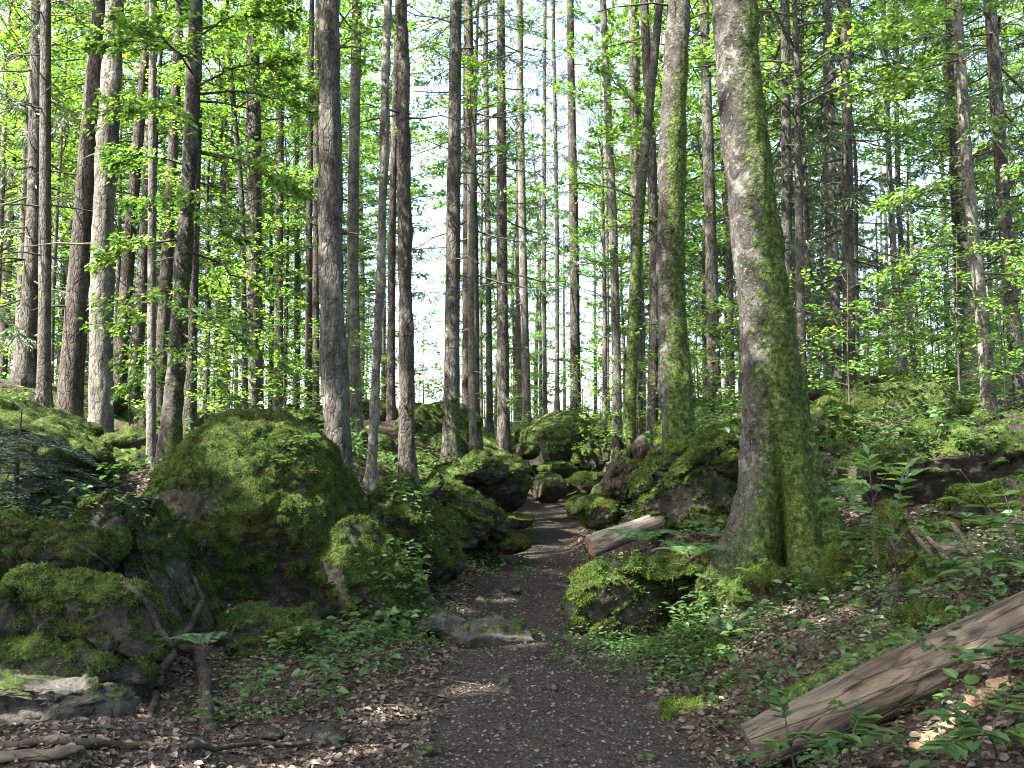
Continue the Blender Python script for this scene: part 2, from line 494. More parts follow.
# ------------------------------------------------------------------ the lie of the land
# every row: pixels up the trunk from its foot (px, py), distance, width in pixels low and high, bark, moss, name, label
TREES = [
    # left
    ("spruce_tree", "pair_b", [(25, 378), (33, 250), (37, 0)], 17.0, 21, 12, 'S', .05, 5, "dark spruce trunk emerging behind the tip of the steep mossy boulder, furthest left"),
    ("spruce_tree", "a", [(44, 403), (45, 250), (46, 0)], 15.0, 14, 11, 'S', .1, 6, "slender grey brown spruce trunk with light right edge beside the steep mossy boulder"),
    ("spruce_tree", "c", [(68, 434), (81, 250), (100, 0)], 15.5, 26, 17, 'R', .1, 4, "thick dark reddish spruce trunk leaning right between slender spruce and pale grey trunk"),
    ("spruce_tree", "d", [(100, 462), (103, 250), (115, 0)], 13.0, 26, 20, 'G', .15, 2, "pale grey straight trunk standing between dark leaning spruce and leafy mossy beech"),
    ("spruce_tree", "e", [(118, 404), (129, 250), (150, 0)], 18.5, 15, 10, 'R', .05, 3, "reddish brown trunk leaning right just behind the pale grey trunk"),
    ("spruce_tree", "f", [(131, 414), (142, 290), (155, 0)], 19.5, 15, 10, 'S', .05, 3, "brown leaning trunk half hidden between reddish trunk and very thin pale trunk"),
    ("young_tree", "g", [(151, 477), (152, 250), (153, 0)], 12.4, 10, 8, 'G', .05, 1, "very thin pale straight trunk just left of the leafy mossy beech"),
    ("spruce_tree", "h", [(158, 420), (165, 300), (180, 0)], 18.5, 15, 9, 'R', .05, 3, "reddish trunk rising behind the leafy mossy beech, leaning slightly right"),
    ("beech_tree", "i", [(166, 475), (181, 300), (188, 200), (196, 0)], 11.6, 21, 14, 'B', .5, 2, "mossy footed beech with bright leafy sprays behind the largest domed boulder"),
    ("spruce_tree", "j", [(189, 446), (191, 330), (196, 150), (198, 0)], 15.0, 14, 10, 'R', .1, 2, "dark trunk directly behind the leafy mossy beech's right side"),
    ("young_tree", "k", [(246, 425), (244, 310), (241, 190), (233, 100), (226, 0)], 15.5, 6, 6, 'B', .1, 0, "thin dark curved trunk bowing left just beside the grey brown spruce behind the domed boulder"),
    ("spruce_tree", "l", [(253, 428), (254, 250), (253, 0)], 16.0, 21, 14, 'S', .1, 4, "straight grey brown spruce rising directly behind the domed boulder's top"),
    ("spruce_tree", "m", [(278, 418), (279, 250), (281, 0)], 22.0, 10, 8, 'S', .0, 3, "slim brown trunk between the straight grey brown spruce and the dark pair"),
    ("spruce_tree", "n", [(297, 425), (297, 250), (298, 0)], 27.0, 6, 5, 'S', .0, 3, "pencil thin brown trunk in bright leaves left of the dark pair"),
    ("spruce_tree", "o", [(308, 432), (309, 250), (312, 0)], 20.0, 8, 6, 'R', .0, 3, "left one of two dark slim trunks touching the stout scaly spruce"),
    ("spruce_tree", "o2", [(316, 432), (316, 250), (318, 0)], 21.0, 8, 6, 'R', .0, 3, "right one of two dark slim trunks touching the stout scaly spruce"),
    ("spruce_tree", "p", [(341, 500), (335, 380), (331, 250), (329, 0)], 10.8, 29, 23, 'S', .25, 3, "stout scaly spruce with mottled bark standing at the domed boulder's right shoulder"),
    # middle
    ("spruce_tree", "q", [(356, 440), (353, 250), (357, 0)], 17.0, 14, 11, 'G', .1, 3, "pale trunk with sunlit patches just right of the stout scaly spruce"),
    ("young_tree", "r", [(371, 492), (381, 250), (388, 0)], 12.3, 11, 9, 'G', .1, 2, "slim pale speckled trunk leaning right above the mossy boulders left of the path"),
    ("spruce_tree", "s2", [(391, 416), (392, 250), (398, 0)], 19.0, 9, 7, 'R', .1, 2, "narrow dark trunk close behind the smooth reddish spruce"),
    ("spruce_tree", "s", [(407, 480), (405, 250), (402, 0)], 13.5, 17, 13, 'R', .1, 3, "smooth reddish grey spruce trunk rising behind the wedge shaped mossy boulder"),
    ("spruce_tree", "u", [(451, 463), (453, 250), (456, 0)], 16.5, 18, 13, 'S', .3, 3, "straight dark spruce with greenish foot at the left edge of the white sky gap"),
    ("spruce_tree", "v", [(466, 436), (467, 250), (467, 0)], 21.0, 10, 8, 'R', .05, 3, "dark trunk squeezed between two spruces right of the white sky gap"),
    ("spruce_tree", "v2", [(474, 436), (473, 250), (468, 0)], 20.5, 13, 10, 'S', .05, 4, "rough spruce trunk with bright speckled edge, dark trunk touching its left side"),
    ("spruce_tree", "w2", [(490, 434), (488, 250), (485, 0)], 27.0, 7, 6, 'S', .05, 4, "thin shadowed trunk just left of the patchy sunlit spruce"),
    ("spruce_tree", "w", [(504, 445), (502, 250), (501, 0)], 24.0, 14, 9, 'S', .1, 4, "patchy sunlit spruce trunk standing just left of the rocky steps of the path"),
    ("spruce_tree", "x", [(527, 428), (523, 250), (519, 0)], 27.0, 10, 7, 'G', .0, 3, "slim brightly sunlit trunk above the small dark rock at the path's end"),
    ("spruce_tree", "y1", [(545, 420), (544, 250), (545, 0)], 33.0, 5, 4, 'S', .0, 3, "pencil thin trunk behind the mossy stump mound, left of the reddish rough trunk"),
    ("young_tree", "y", [(557, 414), (557, 250), (553, 0)], 31.0, 5, 4, 'B', .0, 2, "thin dark stem over the mossy stump mound"),
    ("spruce_tree", "z", [(576, 422), (574, 250), (570, 0)], 29.0, 12, 8, 'R', .0, 4, "reddish rough trunk at the far crest behind the mossy stump mound"),
    ("spruce_tree", "aa", [(618, 457), (614, 250), (603, 0)], 21.0, 11, 7, 'G', .05, 3, "slim grey spotted trunk leaning left beside the sunlit yellow mossy trunk"),
    ("young_tree", "aa2", [(608, 425), (607, 250), (604, 0)], 30.0, 4, 3, 'G', .0, 2, "very thin pale stem just behind the slim grey spotted trunk"),
    ("beech_tree", "bb", [(628, 462), (632, 350), (640, 200), (650, 100), (660, 0)], 15.0, 14, 9, 'B', 1.0, 1, "slim leaning trunk covered in sunlit yellow green moss above the rotten stump"),
    ("spruce_tree", "cc", [(652, 440), (654, 250), (644, 0)], 17.5, 11, 10, 'R', .05, 4, "reddish straight trunk between the yellow mossy leaning trunk and the sunlit mossy beech"),
    ("spruce_tree", "cc2", [(640, 430), (638, 250), (634, 0)], 22.0, 7, 6, 'S', .3, 4, "thin trunk with yellowish edge behind the crossing of the leaning mossy trunk"),
    ("beech_tree", "dd", [(682, 470), (675, 380), (671, 250), (673, 120), (680, 0)], 11.2, 32, 25, 'B', .85, 2, "sunlit beech with mossy green bark standing behind the big flared beech"),
    # right
    ("beech_tree", "ee", [(787, 585), (783, 480), (772, 380), (757, 250), (744, 120), (733, 0)], 8.5, 57, 48, 'B', .85, 1, "largest beech, leaning left with mossy flared buttress roots beside the path"),
    ("spruce_tree", "ll", [(715, 424), (711, 250), (704, 0)], 17.0, 15, 10, 'S', .1, 4, "sunlit trunk visible in the gap between the two biggest beeches"),
    ("spruce_tree", "ll2", [(732, 424), (729, 250), (725, 0)], 21.0, 8, 7, 'S', .1, 4, "dark thin trunk hugging the largest beech's left side"),
    ("spruce_tree", "ff", [(790, 410), (787, 250), (785, 0)], 17.5, 12, 10, 'S', .1, 9, "dark spruce with drooping boughs immediately right of the largest beech"),
    ("spruce_tree", "ff2", [(799, 405), (798, 250), (795, 0)], 24.0, 5, 5, 'R', .0, 4, "thin dark trunk just right of the spruce with drooping boughs"),
    ("spruce_tree", "gg", [(834, 376), (832, 250), (827, 0)], 18.5, 15, 11, 'G', .0, 6, "pale grey spruce, left one of the close pair above the leafy mossy rise"),
    ("spruce_tree", "hh", [(850, 394), (848, 250), (846, 0)], 17.0, 13, 11, 'S', .1, 6, "brown spruce, right one of the close pair above the leafy mossy rise"),
    ("spruce_tree", "ii", [(905, 375), (893, 240), (885, 50), (883, 0)], 26.0, 7, 6, 'G', .0, 5, "thin pale trunk among leafy saplings right of the close spruce pair"),
    ("spruce_tree", "ii2", [(916, 380), (901, 240), (896, 0)], 28.0, 6, 5, 'R', .0, 4, "thin reddish trunk just behind the thin pale trunk among saplings"),
    ("spruce_tree", "jj", [(990, 424), (985, 350), (970, 200), (957, 0)], 14.0, 15, 10, 'G', .25, 5, "bright sunlit trunk leaning left behind the dark rock ledge"),
    ("spruce_tree", "mm", [(962, 390), (957, 250), (948, 0)], 21.0, 8, 7, 'R', .0, 5, "dark trunk hidden just left of the bright sunlit leaning trunk"),
    ("spruce_tree", "kk", [(1020, 398), (1012, 300), (1000, 150), (990, 0)], 15.0, 15, 13, 'S', .15, 6, "rough brown trunk with dead twigs right of the bright sunlit leaning trunk"),
]

PATH_Y = np.array([-8, 3, 5.2, 8.7, 12, 18, 24, 30, 40])
PATH_X = np.array([.1, .25, .27, .22, .08, .58, .84, 1.35, 1.8])
PATH_Z = np.array([-.1, 0, .0, .06, .22, .58, 1.05, 1.75, 2.9])
PATH_W = np.array([.9, .8, .72, .62, .52, .52, .5, .45, .3])


def path_x(y):
    return np.interp(y, PATH_Y, PATH_X)


def path_w(y):
    return np.interp(y, PATH_Y, PATH_W)


ctrl = []
for y in (-6, -2, 1, 3.5, 5.5, 8, 10, 12, 14, 16, 18, 20.5, 23, 26, 29):
    x, z, hw = float(path_x(y)), float(np.interp(y, PATH_Y, PATH_Z)), float(path_w(y)) * .8
    ctrl += [(x - hw * .7, y, z), (x + hw * .7, y, z + .01)]
for t in TREES:
    ctrl.append(tuple(at(*t[2][0], t[3])))
for px, py, d in [(900, 745, 4.8), (1000, 690, 4.7), (1024, 660, 4.9), (1000, 575, 6.8), (860, 610, 7.0), (700, 645, 7.7), (648, 610, 8.9),
                  (760, 600, 8.1), (720, 560, 9.2), (930, 540, 8.2), (1020, 480, 10), (900, 450, 12), (640, 545, 10.3), (600, 520, 13),
                  (330, 700, 7.0), (100, 745, 5.8), (230, 740, 6.0), (410, 640, 8.6), (300, 640, 8.9), (130, 700, 6.8), (20, 690, 6.7),
                  (430, 590, 10.6), (480, 550, 13.2), (500, 515, 16.5), (880, 400, 15), (830, 430, 12.5), (960, 410, 16)]:
    ctrl.append(tuple(at(px, py, d)))
ctrl += [(-9, -4, .5), (-4, -4, .1), (4, -4, .2), (9, -4, .9), (-9, 2, .8), (-4.5, 3, .3), (-10, 8, 1.9), (-6, 8.5, 1.2), (-12, 15, 2.8), (-14, 25, 3.3),
         (9, 3, 1.2), (5, 3, .6), (9, 9, 2.1), (11, 15, 3.1), (14, 25, 3.5), (-16, 36, 2.9), (-6, 38, 2.9), (0, 38, 3.0), (8, 38, 3.0), (18, 38, 3.0),
         (-28, 25, 3.0), (28, 25, 3.0), (-20, 55, .8), (0, 55, .9), (20, 55, .8), (-30, 8, 2.2), (30, 8, 2.6), (-28, 45, 2), (28, 45, 2)]
ctrl = np.array(ctrl)
_n = len(ctrl)


def _U(r2):
    return 0.5 * r2 * np.log(np.maximum(r2, 1e-12))


_d2 = ((ctrl[:, None, :2] - ctrl[None, :, :2]) ** 2).sum(-1)
_A = np.zeros((_n + 3, _n + 3))
_A[:_n, :_n] = _U(_d2) + np.eye(_n) * .25
_A[:_n, _n] = 1
_A[:_n, _n + 1:] = ctrl[:, :2]
_A[_n, :_n] = 1
_A[_n + 1:, :_n] = ctrl[:, :2].T
_sol = np.linalg.solve(_A, np.concatenate([ctrl[:, 2], [0, 0, 0]]))


_PY = np.linspace(-8, 40, 400)
_PZ = np.convolve(np.pad(np.interp(_PY, PATH_Y, PATH_Z), 20, mode='edge'), np.ones(41) / 41, mode='valid')


def path_mask(x, y):
    hw = path_w(y)
    return 1 - sstep(hw * .75, hw * 1.35, np.abs(x - path_x(y)))


def gz(x, y, micro=True):
    x, y = np.atleast_1d(np.asarray(x, float)), np.atleast_1d(np.asarray(y, float))
    z = np.zeros(len(x))
    for s in range(0, len(x), 20000):
        a, b = x[s:s + 20000], y[s:s + 20000]
        ca, cb = np.clip(a, -30, 30), np.clip(b, -8, 56)
        r2 = (ca[:, None] - ctrl[None, :, 0]) ** 2 + (cb[:, None] - ctrl[None, :, 1]) ** 2
        z[s:s + 20000] = _U(r2) @ _sol[:_n] + _sol[_n] + ca * _sol[_n + 1] + cb * _sol[_n + 2]
    far = np.hypot(x, y - 20)
    z = np.clip(z, -.4, 4.2) * (1 - sstep(40, 80, far))
    m_ = 1 - sstep(path_w(y) * 1.0, path_w(y) * 2.2 + .25, np.abs(x - path_x(y)))
    m_ = m_ * (1 - sstep(20, 25, y)) * sstep(-8, -4, y)
    z = z * (1 - m_) + np.interp(y, _PY, _PZ) * m_
    if micro:
        P = np.stack([x, y, np.zeros_like(x)], 1)
        pm = path_mask(x, y) * (y < 30)
        nearby = 1 - sstep(45, 90, far)
        z = z + nearby * (fbm(P * .9, 3, 3) * .16 * (1 - pm) + fbm(P * 4.5, 5, 3) * (.05 * (1 - pm) + .016))
    return z


def gpt(x, y):
    return np.array([x, y, float(gz(x, y)[0])])


# ------------------------------------------------------------------ ground and path: one sheet, split where the trodden path runs
def axis(lo, hi, step, lo_far, hi_far, g=1.16):
    core = list(np.arange(lo, hi + 1e-6, step))
    a, s = [], step
    x = core[-1]
    while x < hi_far:
        s *= g
        x += s
        a.append(x)
    b, s = [], step
    x = core[0]
    while x > lo_far:
        s *= g
        x -= s
        b.append(x)
    return np.array(b[::-1] + core + a)


gx = axis(-7, 7, .06, -1500, 1500)
ya = np.concatenate([np.arange(2.5, 14, .055), np.arange(14, 34, .11)])
yb = axis(33.9, 34, .11, 33.9, 1800)[1:]
yc = axis(2.4, 2.5, .06, -1500, 2.5)[:-1]
gy = np.concatenate([yc[yc < 2.48], ya, yb[yb > 34.02]])
GX, GY = np.meshgrid(gx, gy)
nx, ny = len(gx), len(gy)
fx, fy = GX.ravel(), GY.ravel()
Z = gz(fx, fy)
pmv = path_mask(fx, fy) * (1 - sstep(20, 24, fy)) * (fy > -8)
P3 = np.stack([fx, fy, Z * 0], 1)
gm = .35 + .45 * fbm(P3 * .5, 21, 3) - pmv * 1.2 + .25 * sstep(9, 16, fy) + .3 * sstep(18, 25, fy) - .30 * sstep(.6, .0, np.abs(fx - path_x(fy)) - path_w(fy) - .5)
iy, ix = np.meshgrid(np.arange(ny - 1), np.arange(nx - 1), indexing='ij')
q = (iy * nx + ix).ravel()
Fq = np.stack([q, q + 1, q + nx + 1, q + nx], 1)
edge_n = fbm(np.stack([fx[q], fy[q], 0 * fx[q]], 1) * 3.0, 9, 2) * .12
on_path = (np.abs(fx[q] - path_x(fy[q])) < path_w(fy[q]) + edge_n) & (fy[q] < 23) & (fy[q] > -6)


def ground_part(name, F):
    used = np.unique(F)
    remap = np.full(nx * ny, -1)
    remap[used] = np.arange(len(used))
    mb = MB()
    mb.add(np.stack([fx[used], fy[used], Z[used]], 1), remap[F], 0, gm[used])
    me = mb.mesh(name, M_GROUND)
    a = me.attributes.new("path", 'FLOAT', 'POINT')
    a.data.foreach_set("value", pmv[used].astype(np.float32))
    return tag(link(name, me), kind="structure")


ground_part("ground", Fq[~on_path])
ground_part("path", Fq[on_path])

# ------------------------------------------------------------------ moss tufts
def tufts(V, T, Nv, moss, count, seed, length=(.016, .042), width=.006, thr=.42, aim=-.4):
    """short mossy blades over the triangles T where the moss value is high and the surface is turned to where people walk"""
    g = np.random.default_rng(seed)
    a, b, c = V[T[:, 0]], V[T[:, 1]], V[T[:, 2]]
    n = np.cross(b - a, c - a)
    ar = np.linalg.norm(n, axis=1) * .5
    n = unit(n)
    mv = moss[T].mean(1)
    ctr = (a + b + c) / 3
    view = unit(CAM - ctr)
    wgt = ar * sstep(thr - .12, thr + .25, mv) * ((n * view).sum(1) > aim)
    if wgt.sum() <= 0:
        return None
    k = g.choice(len(T), count, p=wgt / wgt.sum())
    u, v = g.random(count), g.random(count)
    fl = u + v > 1
    u[fl], v[fl] = 1 - u[fl], 1 - v[fl]
    P = a[k] + (b - a)[k] * u[:, None] + (c - a)[k] * v[:, None]
    N = n[k]
    Rn = unit(g.normal(size=(count, 3)))
    tan = unit(Rn - N * (Rn * N).sum(1, keepdims=True))
    D = unit(N * g.uniform(.35, .9, (count, 1)) + tan * .8 + np.array([0, 0, -.25]))
    L = g.uniform(*length, count)
    clump = .6 + .8 * (vnoise(P * 14, seed) * .5 + .5)
    L = L * clump
    return quad_leaves(P - N * .004, D, N + tan * .3, L, width * g.uniform(.7, 1.6, count))


# ------------------------------------------------------------------ rocks
_ICO = {}


def ico(sub):
    if sub not in _ICO:
        import bmesh
        bm = bmesh.new()
        bmesh.ops.create_icosphere(bm, subdivisions=sub, radius=1.0)
        V = np.array([v.co[:] for v in bm.verts])
        F = np.array([[v.index for v in f.verts] for f in bm.faces])
        bm.free()
        _ICO[sub] = (V, F)
    return _ICO[sub]


def vnormals(V, F):
    n = np.cross(V[F[:, 1]] - V[F[:, 0]], V[F[:, 2]] - V[F[:, 0]])
    N = np.zeros_like(V)
    for k in range(3):
        np.add.at(N, F[:, k], n)
    return unit(N)


def rock(name, label, cat, c, size, seed, cuts=(), ncut=6, rot=0.0, sub=5, moss=.5, fuzz=0, rough=1.0, mat=None, group=None, shape=1.0, low=.16, strata=0.0, blocks=0, bamp=1.0, tlen=(.013, .038)):
    """a boulder: sphere pressed into facets by planes, roughened, with cushions of moss on its upper faces"""
    V, F = ico(sub)
    g = np.random.default_rng(seed)
    P = V.copy()
    if shape != 1.0:
        P = np.sign(P) * np.abs(P) ** shape
        P = P / np.abs(P).max()
    P = P * (1 + low * fbm(V * 1.4 + seed * 3.1, seed, 3))[:, None]
    for k in range(ncut):
        n = unit(g.normal(size=3))
        cc = g.uniform(.62, .86)
        P = P - n * (np.maximum(0, P @ n - cc) * .9)[:, None]
    for (n, cc) in cuts:
        n = unit(np.array(n, float))
        P = P - n * (np.maximum(0, P @ n - cc) * .93)[:, None]
    if blocks:
        Cn = unit(g.normal(size=(blocks, 3)))
        Cn[:, 2] = np.abs(Cn[:, 2]) * .8 - .2
        Q = unit(V) + .16 * np.stack([fbm(V * 2.2 + 9.1 * k + seed, seed + 40 + k, 3) for k in range(3)], 1)
        dots = Q @ unit(Cn).T
        i1 = dots.argmax(1)
        d1 = dots.max(1)
        dots[np.arange(len(V)), i1] = -9
        gap = d1 - dots.max(1)
        offs = g.uniform(-.10, .06, blocks)
        tilt = g.normal(size=(blocks, 3)) * .16
        P = P * (1 + bamp * (offs[i1] + ((V - Cn[i1]) * tilt[i1]).sum(1) - .10 * (1 - sstep(0, .05, gap))))[:, None]
    cr, sr = math.cos(rot), math.sin(rot)
    P = P * np.array(size)
    P = P @ np.array([[cr, sr, 0], [-sr, cr, 0], [0, 0, 1]])
    sc = max(size)
    N = vnormals(P, F)
    rd = 1 - np.abs(fbm(P * 1.9 + seed, seed + 11, 4)) * 2
    P = P + N * (rough * sc * (.045 * fbm(P * 1.6 / min(1, sc) ** .5 + seed, seed + 5, 4) - .03 * sstep(.72, 1.0, rd)))[:, None]
    P = P + N * (rough * (.024 * fbm(P * 7 + seed, seed + 7, 4, .6) - .02 * sstep(.1, .5, fbm(P * 5 + seed, seed + 17, 3))) * min(1, sc * 2))[:, None]
    if strata:
        hs = P[:, 2] * 17 + 1.5 * fbm(P * 2.5, seed + 31, 3)
        P = P + N * np.array([1, 1, .15]) * (strata * (np.abs(hs % 1 - .5) * 2 - .5 + .8 * vnoise(np.stack([np.floor(hs), P[:, 0] * 3, P[:, 1] * 3], 1), seed)))[:, None]
    N = vnormals(P, F)
    mo = N[:, 2] * .62 + .75 * fbm(P * 2.1 + seed, seed + 3, 5, .6) + .6 * fbm(P * 7 + seed, seed + 23, 3) + (moss - .15)
    mk = sstep(.3, .6, mo)
    cush = .5 + .5 * fbm(P * 8, seed + 13, 4, .6)
    P = P + N * (mk * (.01 + .15 * np.maximum(0, cush - .38)) * min(1, sc * 1.5))[:, None]
    mb = MB()
    mb.add(P, F, 0, np.clip(mo, 0, 1))
    o = link(name, mb.mesh(name, mat or M_ROCK), None, c)
    tag(o, label, cat, group)
    if fuzz:
        W = P + np.asarray(c, float)
        r = tufts(W, F, N, mo, fuzz, seed + 77, tlen)
        if r:
            m2 = MB()
            m2.add(r[0] - np.asarray(c, float), r[1])
            link("moss", m2.mesh("moss", M_MOSSFUZZ, False), o)
    return o


def rock_px(name, label, cx, cyy, d, wx, wz, depth, seed, **kw):
    """centre pixel, distance, half width and half height in pixels, half depth in metres"""
    if wx >= 30 and name in ("mossy_boulder", "rock_ledge"):
        kw.setdefault("blocks", 12)
    k = d / FPX
    return rock(name, label, kw.pop("cat", "boulder"), at(cx, cyy, d), (wx * k, depth, wz * k), seed, **kw)


# ------------------------------------------------------------------ trunks and crowns
def trunk_mesh(base, pts, rads, seg, rings, seed, flare=(.5, .5, ()), moss=.1, hi=False, stubs=0, mside=(1, -.3), zmax_moss=3.0):
    """pts: world points up the trunk; returns an MB in local coordinates around base"""
    g = np.random.default_rng(seed)
    pts = np.asarray(pts, float) - base
    H = pts[-1, 2]
    z0 = pts[0, 2]
    t = np.linspace(0, 1, rings) ** 1.5
    z = z0 + (H - z0) * t
    # smooth curve through the points
    def cubic(col):
        zz, vv = pts[:, 2], pts[:, col]
        m = np.gradient(vv, zz)
        i = np.clip(np.searchsorted(zz, z) - 1, 0, len(zz) - 2)
        h = zz[i + 1] - zz[i]
        s = (z - zz[i]) / h
        return (2 * s**3 - 3 * s**2 + 1) * vv[i] + (s**3 - 2 * s**2 + s) * h * m[i] + (-2 * s**3 + 3 * s**2) * vv[i + 1] + (s**3 - s**2) * h * m[i + 1]
    cx, cy_ = cubic(0), cubic(1)
    Rr = np.interp(z, pts[:, 2], rads)
    th = np.linspace(0, 2 * math.pi, seg, endpoint=False)
    Zg, Th = np.meshgrid(z, th, indexing='ij')
    Rg = np.repeat(Rr[:, None], seg, 1)
    famp, fh, lobes = flare
    hh = np.maximum(Zg, 0)
    lob = np.full_like(Th, .25)
    if lobes:
        for (a, s, k) in lobes:
            lob = lob + s * np.exp(k * (np.cos(Th - a) - 1))
    else:
        n_l = g.integers(4, 7)
        for j in range(n_l):
            a = 2 * math.pi * j / n_l + g.uniform(-.4, .4)
            lob = lob + g.uniform(.4, 1.0) * np.exp(7 * (np.cos(Th - a) - 1))
    Rg = Rg * (1 + famp * np.exp(-hh / fh) * lob)
    X = cx[:, None] + np.cos(Th) * Rg
    Y = cy_[:, None] + np.sin(Th) * Rg
    P = np.stack([X, Y, Zg], -1).reshape(-1, 3)
    Nr = np.stack([np.cos(Th), np.sin(Th), 0 * Th], -1).reshape(-1, 3)
    rr = np.repeat(Rr, seg)
    d = fbm(P * np.array([3, 3, 1.0]) + seed, seed, 3) * .10 * rr
    if hi:
        d = d + fbm(P * np.array([16, 16, 9.0]) + seed, seed + 4, 4) * .018 + fbm(P * np.array([5, 5, 2.0]), seed + 6, 3) * .028
    P = P + Nr * d[:, None]
    side = Nr[:, 0] * mside[0] + Nr[:, 1] * mside[1]
    mo = moss * (.36 + .42 * side) + .75 * moss * np.exp(-np.maximum(P[:, 2], 0) / 1.0) + .3 * fbm(P * np.array([2.2, 2.2, 1.0]) + seed, seed + 8, 3) * (moss > .02) + .12 * (moss > .7)
    mo = mo * (1 - .55 * sstep(zmax_moss, zmax_moss + 3, P[:, 2]))
    F = []
    i = np.arange(rings - 1)[:, None] * seg
    a = i + np.arange(seg)[None]
    b = i + (np.arange(seg)[None] + 1) % seg
    F = np.stack([a, b, b + seg, a + seg], -1).reshape(-1, 4)
    mb = MB()
    mb.add(P, F, 0, np.clip(mo, 0, 1))
    for k in range(stubs):
        h = g.uniform(.12, .8) * H
        az = g.uniform(0, 2 * math.pi)
        L = g.uniform(.2, 1.3)
        r0 = float(np.interp(h, z, Rr))
        o = np.array([np.interp(h, z, cx), np.interp(h, z, cy_), h])
        dr = np.array([math.cos(az), math.sin(az), 0])
        s = np.linspace(0, 1, 5)[:, None]
        Q = o + dr * (r0 * .8 + L * s) + np.array([0, 0, 1]) * (g.uniform(-.35, .1) * L * s**2 + .05 * g.normal(size=(5, 1)) * L * s)
        Vt, Ft = tube(Q, np.linspace(.012, .004, 5) * (1 + r0 * 3), 4)
        mb.add(Vt, Ft, 0, 0.0)
    return mb, (P, F, mo, np.stack([z, cx, cy_, Rr], 1))


def tri_of(F):
    return np.concatenate([F[:, [0, 1, 2]], F[:, [0, 2, 3]]])


def spray_geo(mb, root, tip, g, n_leaf, leaf, width, sag=.12, twig_r=.012, near=True, mi_t=0, mi_l=1, seg=4):
    """a beech bough: bent main twig, side twigs in one loose plane, leaves along them"""
    root, tip = np.asarray(root, float), np.asarray(tip, float)
    ax = tip - root
    L = np.linalg.norm(ax)
    s = np.linspace(0, 1, 8)[:, None]
    up = np.array([0, 0, 1.0])
    side = unit(np.cross(ax, up))
    wob = g.normal(size=(8, 3)) * .03 * L * s
    Q = root + ax * s + up * (sag * L * (np.sin(s * math.pi) * .6 - s * s * .3)) + wob
    V, F = tube(Q, np.linspace(twig_r, twig_r * .25, 8), seg)
    mb.add(V, F, mi_t)
    nt = max(4, int(L * 5))
    LP, LD, LN = [], [], []
    per = max(3, n_leaf // (nt + 1))
    for k in range(nt + 1):
        if k == nt:
            A, B = Q[5], Q[7]
        else:
            f = .22 + .75 * (k + .5 * g.random()) / nt
            A = np.array([np.interp(f * 7, np.arange(8), Q[:, j]) for j in range(3)])
            sg = 1 if k % 2 else -1
            tl = width * (1.15 - f) * g.uniform(.6, 1.15)
            B = A + unit(unit(ax) * .75 + side * sg * g.uniform(.5, 1.0) + up * g.normal() * .16) * tl
            if near:
                m_ = (A + B) / 2 + up * .04 * tl
                V, F = tube(np.stack([A, m_, B]), [twig_r * .35, twig_r * .25, twig_r * .12], 3)
                mb.add(V, F, mi_t)
        u = g.random((per, 1))
        pt = A + (B - A) * u + up * (.04 * np.linalg.norm(B - A) * np.sin(u * math.pi))
        td = unit(B - A)
        pd = unit(np.cross(td, up))
        sgn = np.where(g.random((per, 1)) < .5, -1.0, 1.0)
        D = td * .6 + pd * sgn * g.uniform(.3, 1.1, (per, 1)) + up * (g.normal(size=(per, 1)) * .22 - .08)
        Nn = up + g.normal(size=(per, 3)) * .38
        LP.append(pt + up * g.normal(size=(per, 1)) * .045)
        LD.append(D)
        LN.append(Nn)
    LP, LD, LN = np.concatenate(LP), np.concatenate(LD), np.concatenate(LN)
    lens = leaf * g.uniform(.6, 1.15, len(LP))
    if near:
        V, F = leaves_geo(LP, LD, LN, lens, lens * .62)
    else:
        V, F = quad_leaves(LP, LD, LN, lens, lens * .72)
    mb.add(V, F, mi_l)


def broad_crown(name, seed, z0, z1, Rmax, nb, leaf, n_leaf, leafmat, near=False, rise=.25):
    g = np.random.default_rng(seed)
    mb = MB()
    for i in range(nb):
        f = (i + g.random()) / nb
        h = z0 + (z1 - z0) * f
        az = i * 2.4 + g.normal() * .5
        Lb = Rmax * (.55 + .45 * math.sin(math.pi * min(1, f * .9 + .1))) * g.uniform(.6, 1.15) * (1 - .5 * f**3)
        root = np.array([0, 0, h])
        tip = np.array([math.cos(az) * Lb, math.sin(az) * Lb, h + Lb * (rise + .5 * f * f) * g.uniform(.3, 1.3)])
        spray_geo(mb, root, tip, g, int(n_leaf / nb), leaf, Lb * .55, .12, .02, near, seg=4)
    return mb.mesh(name, [M_TWIG, leafmat], False)


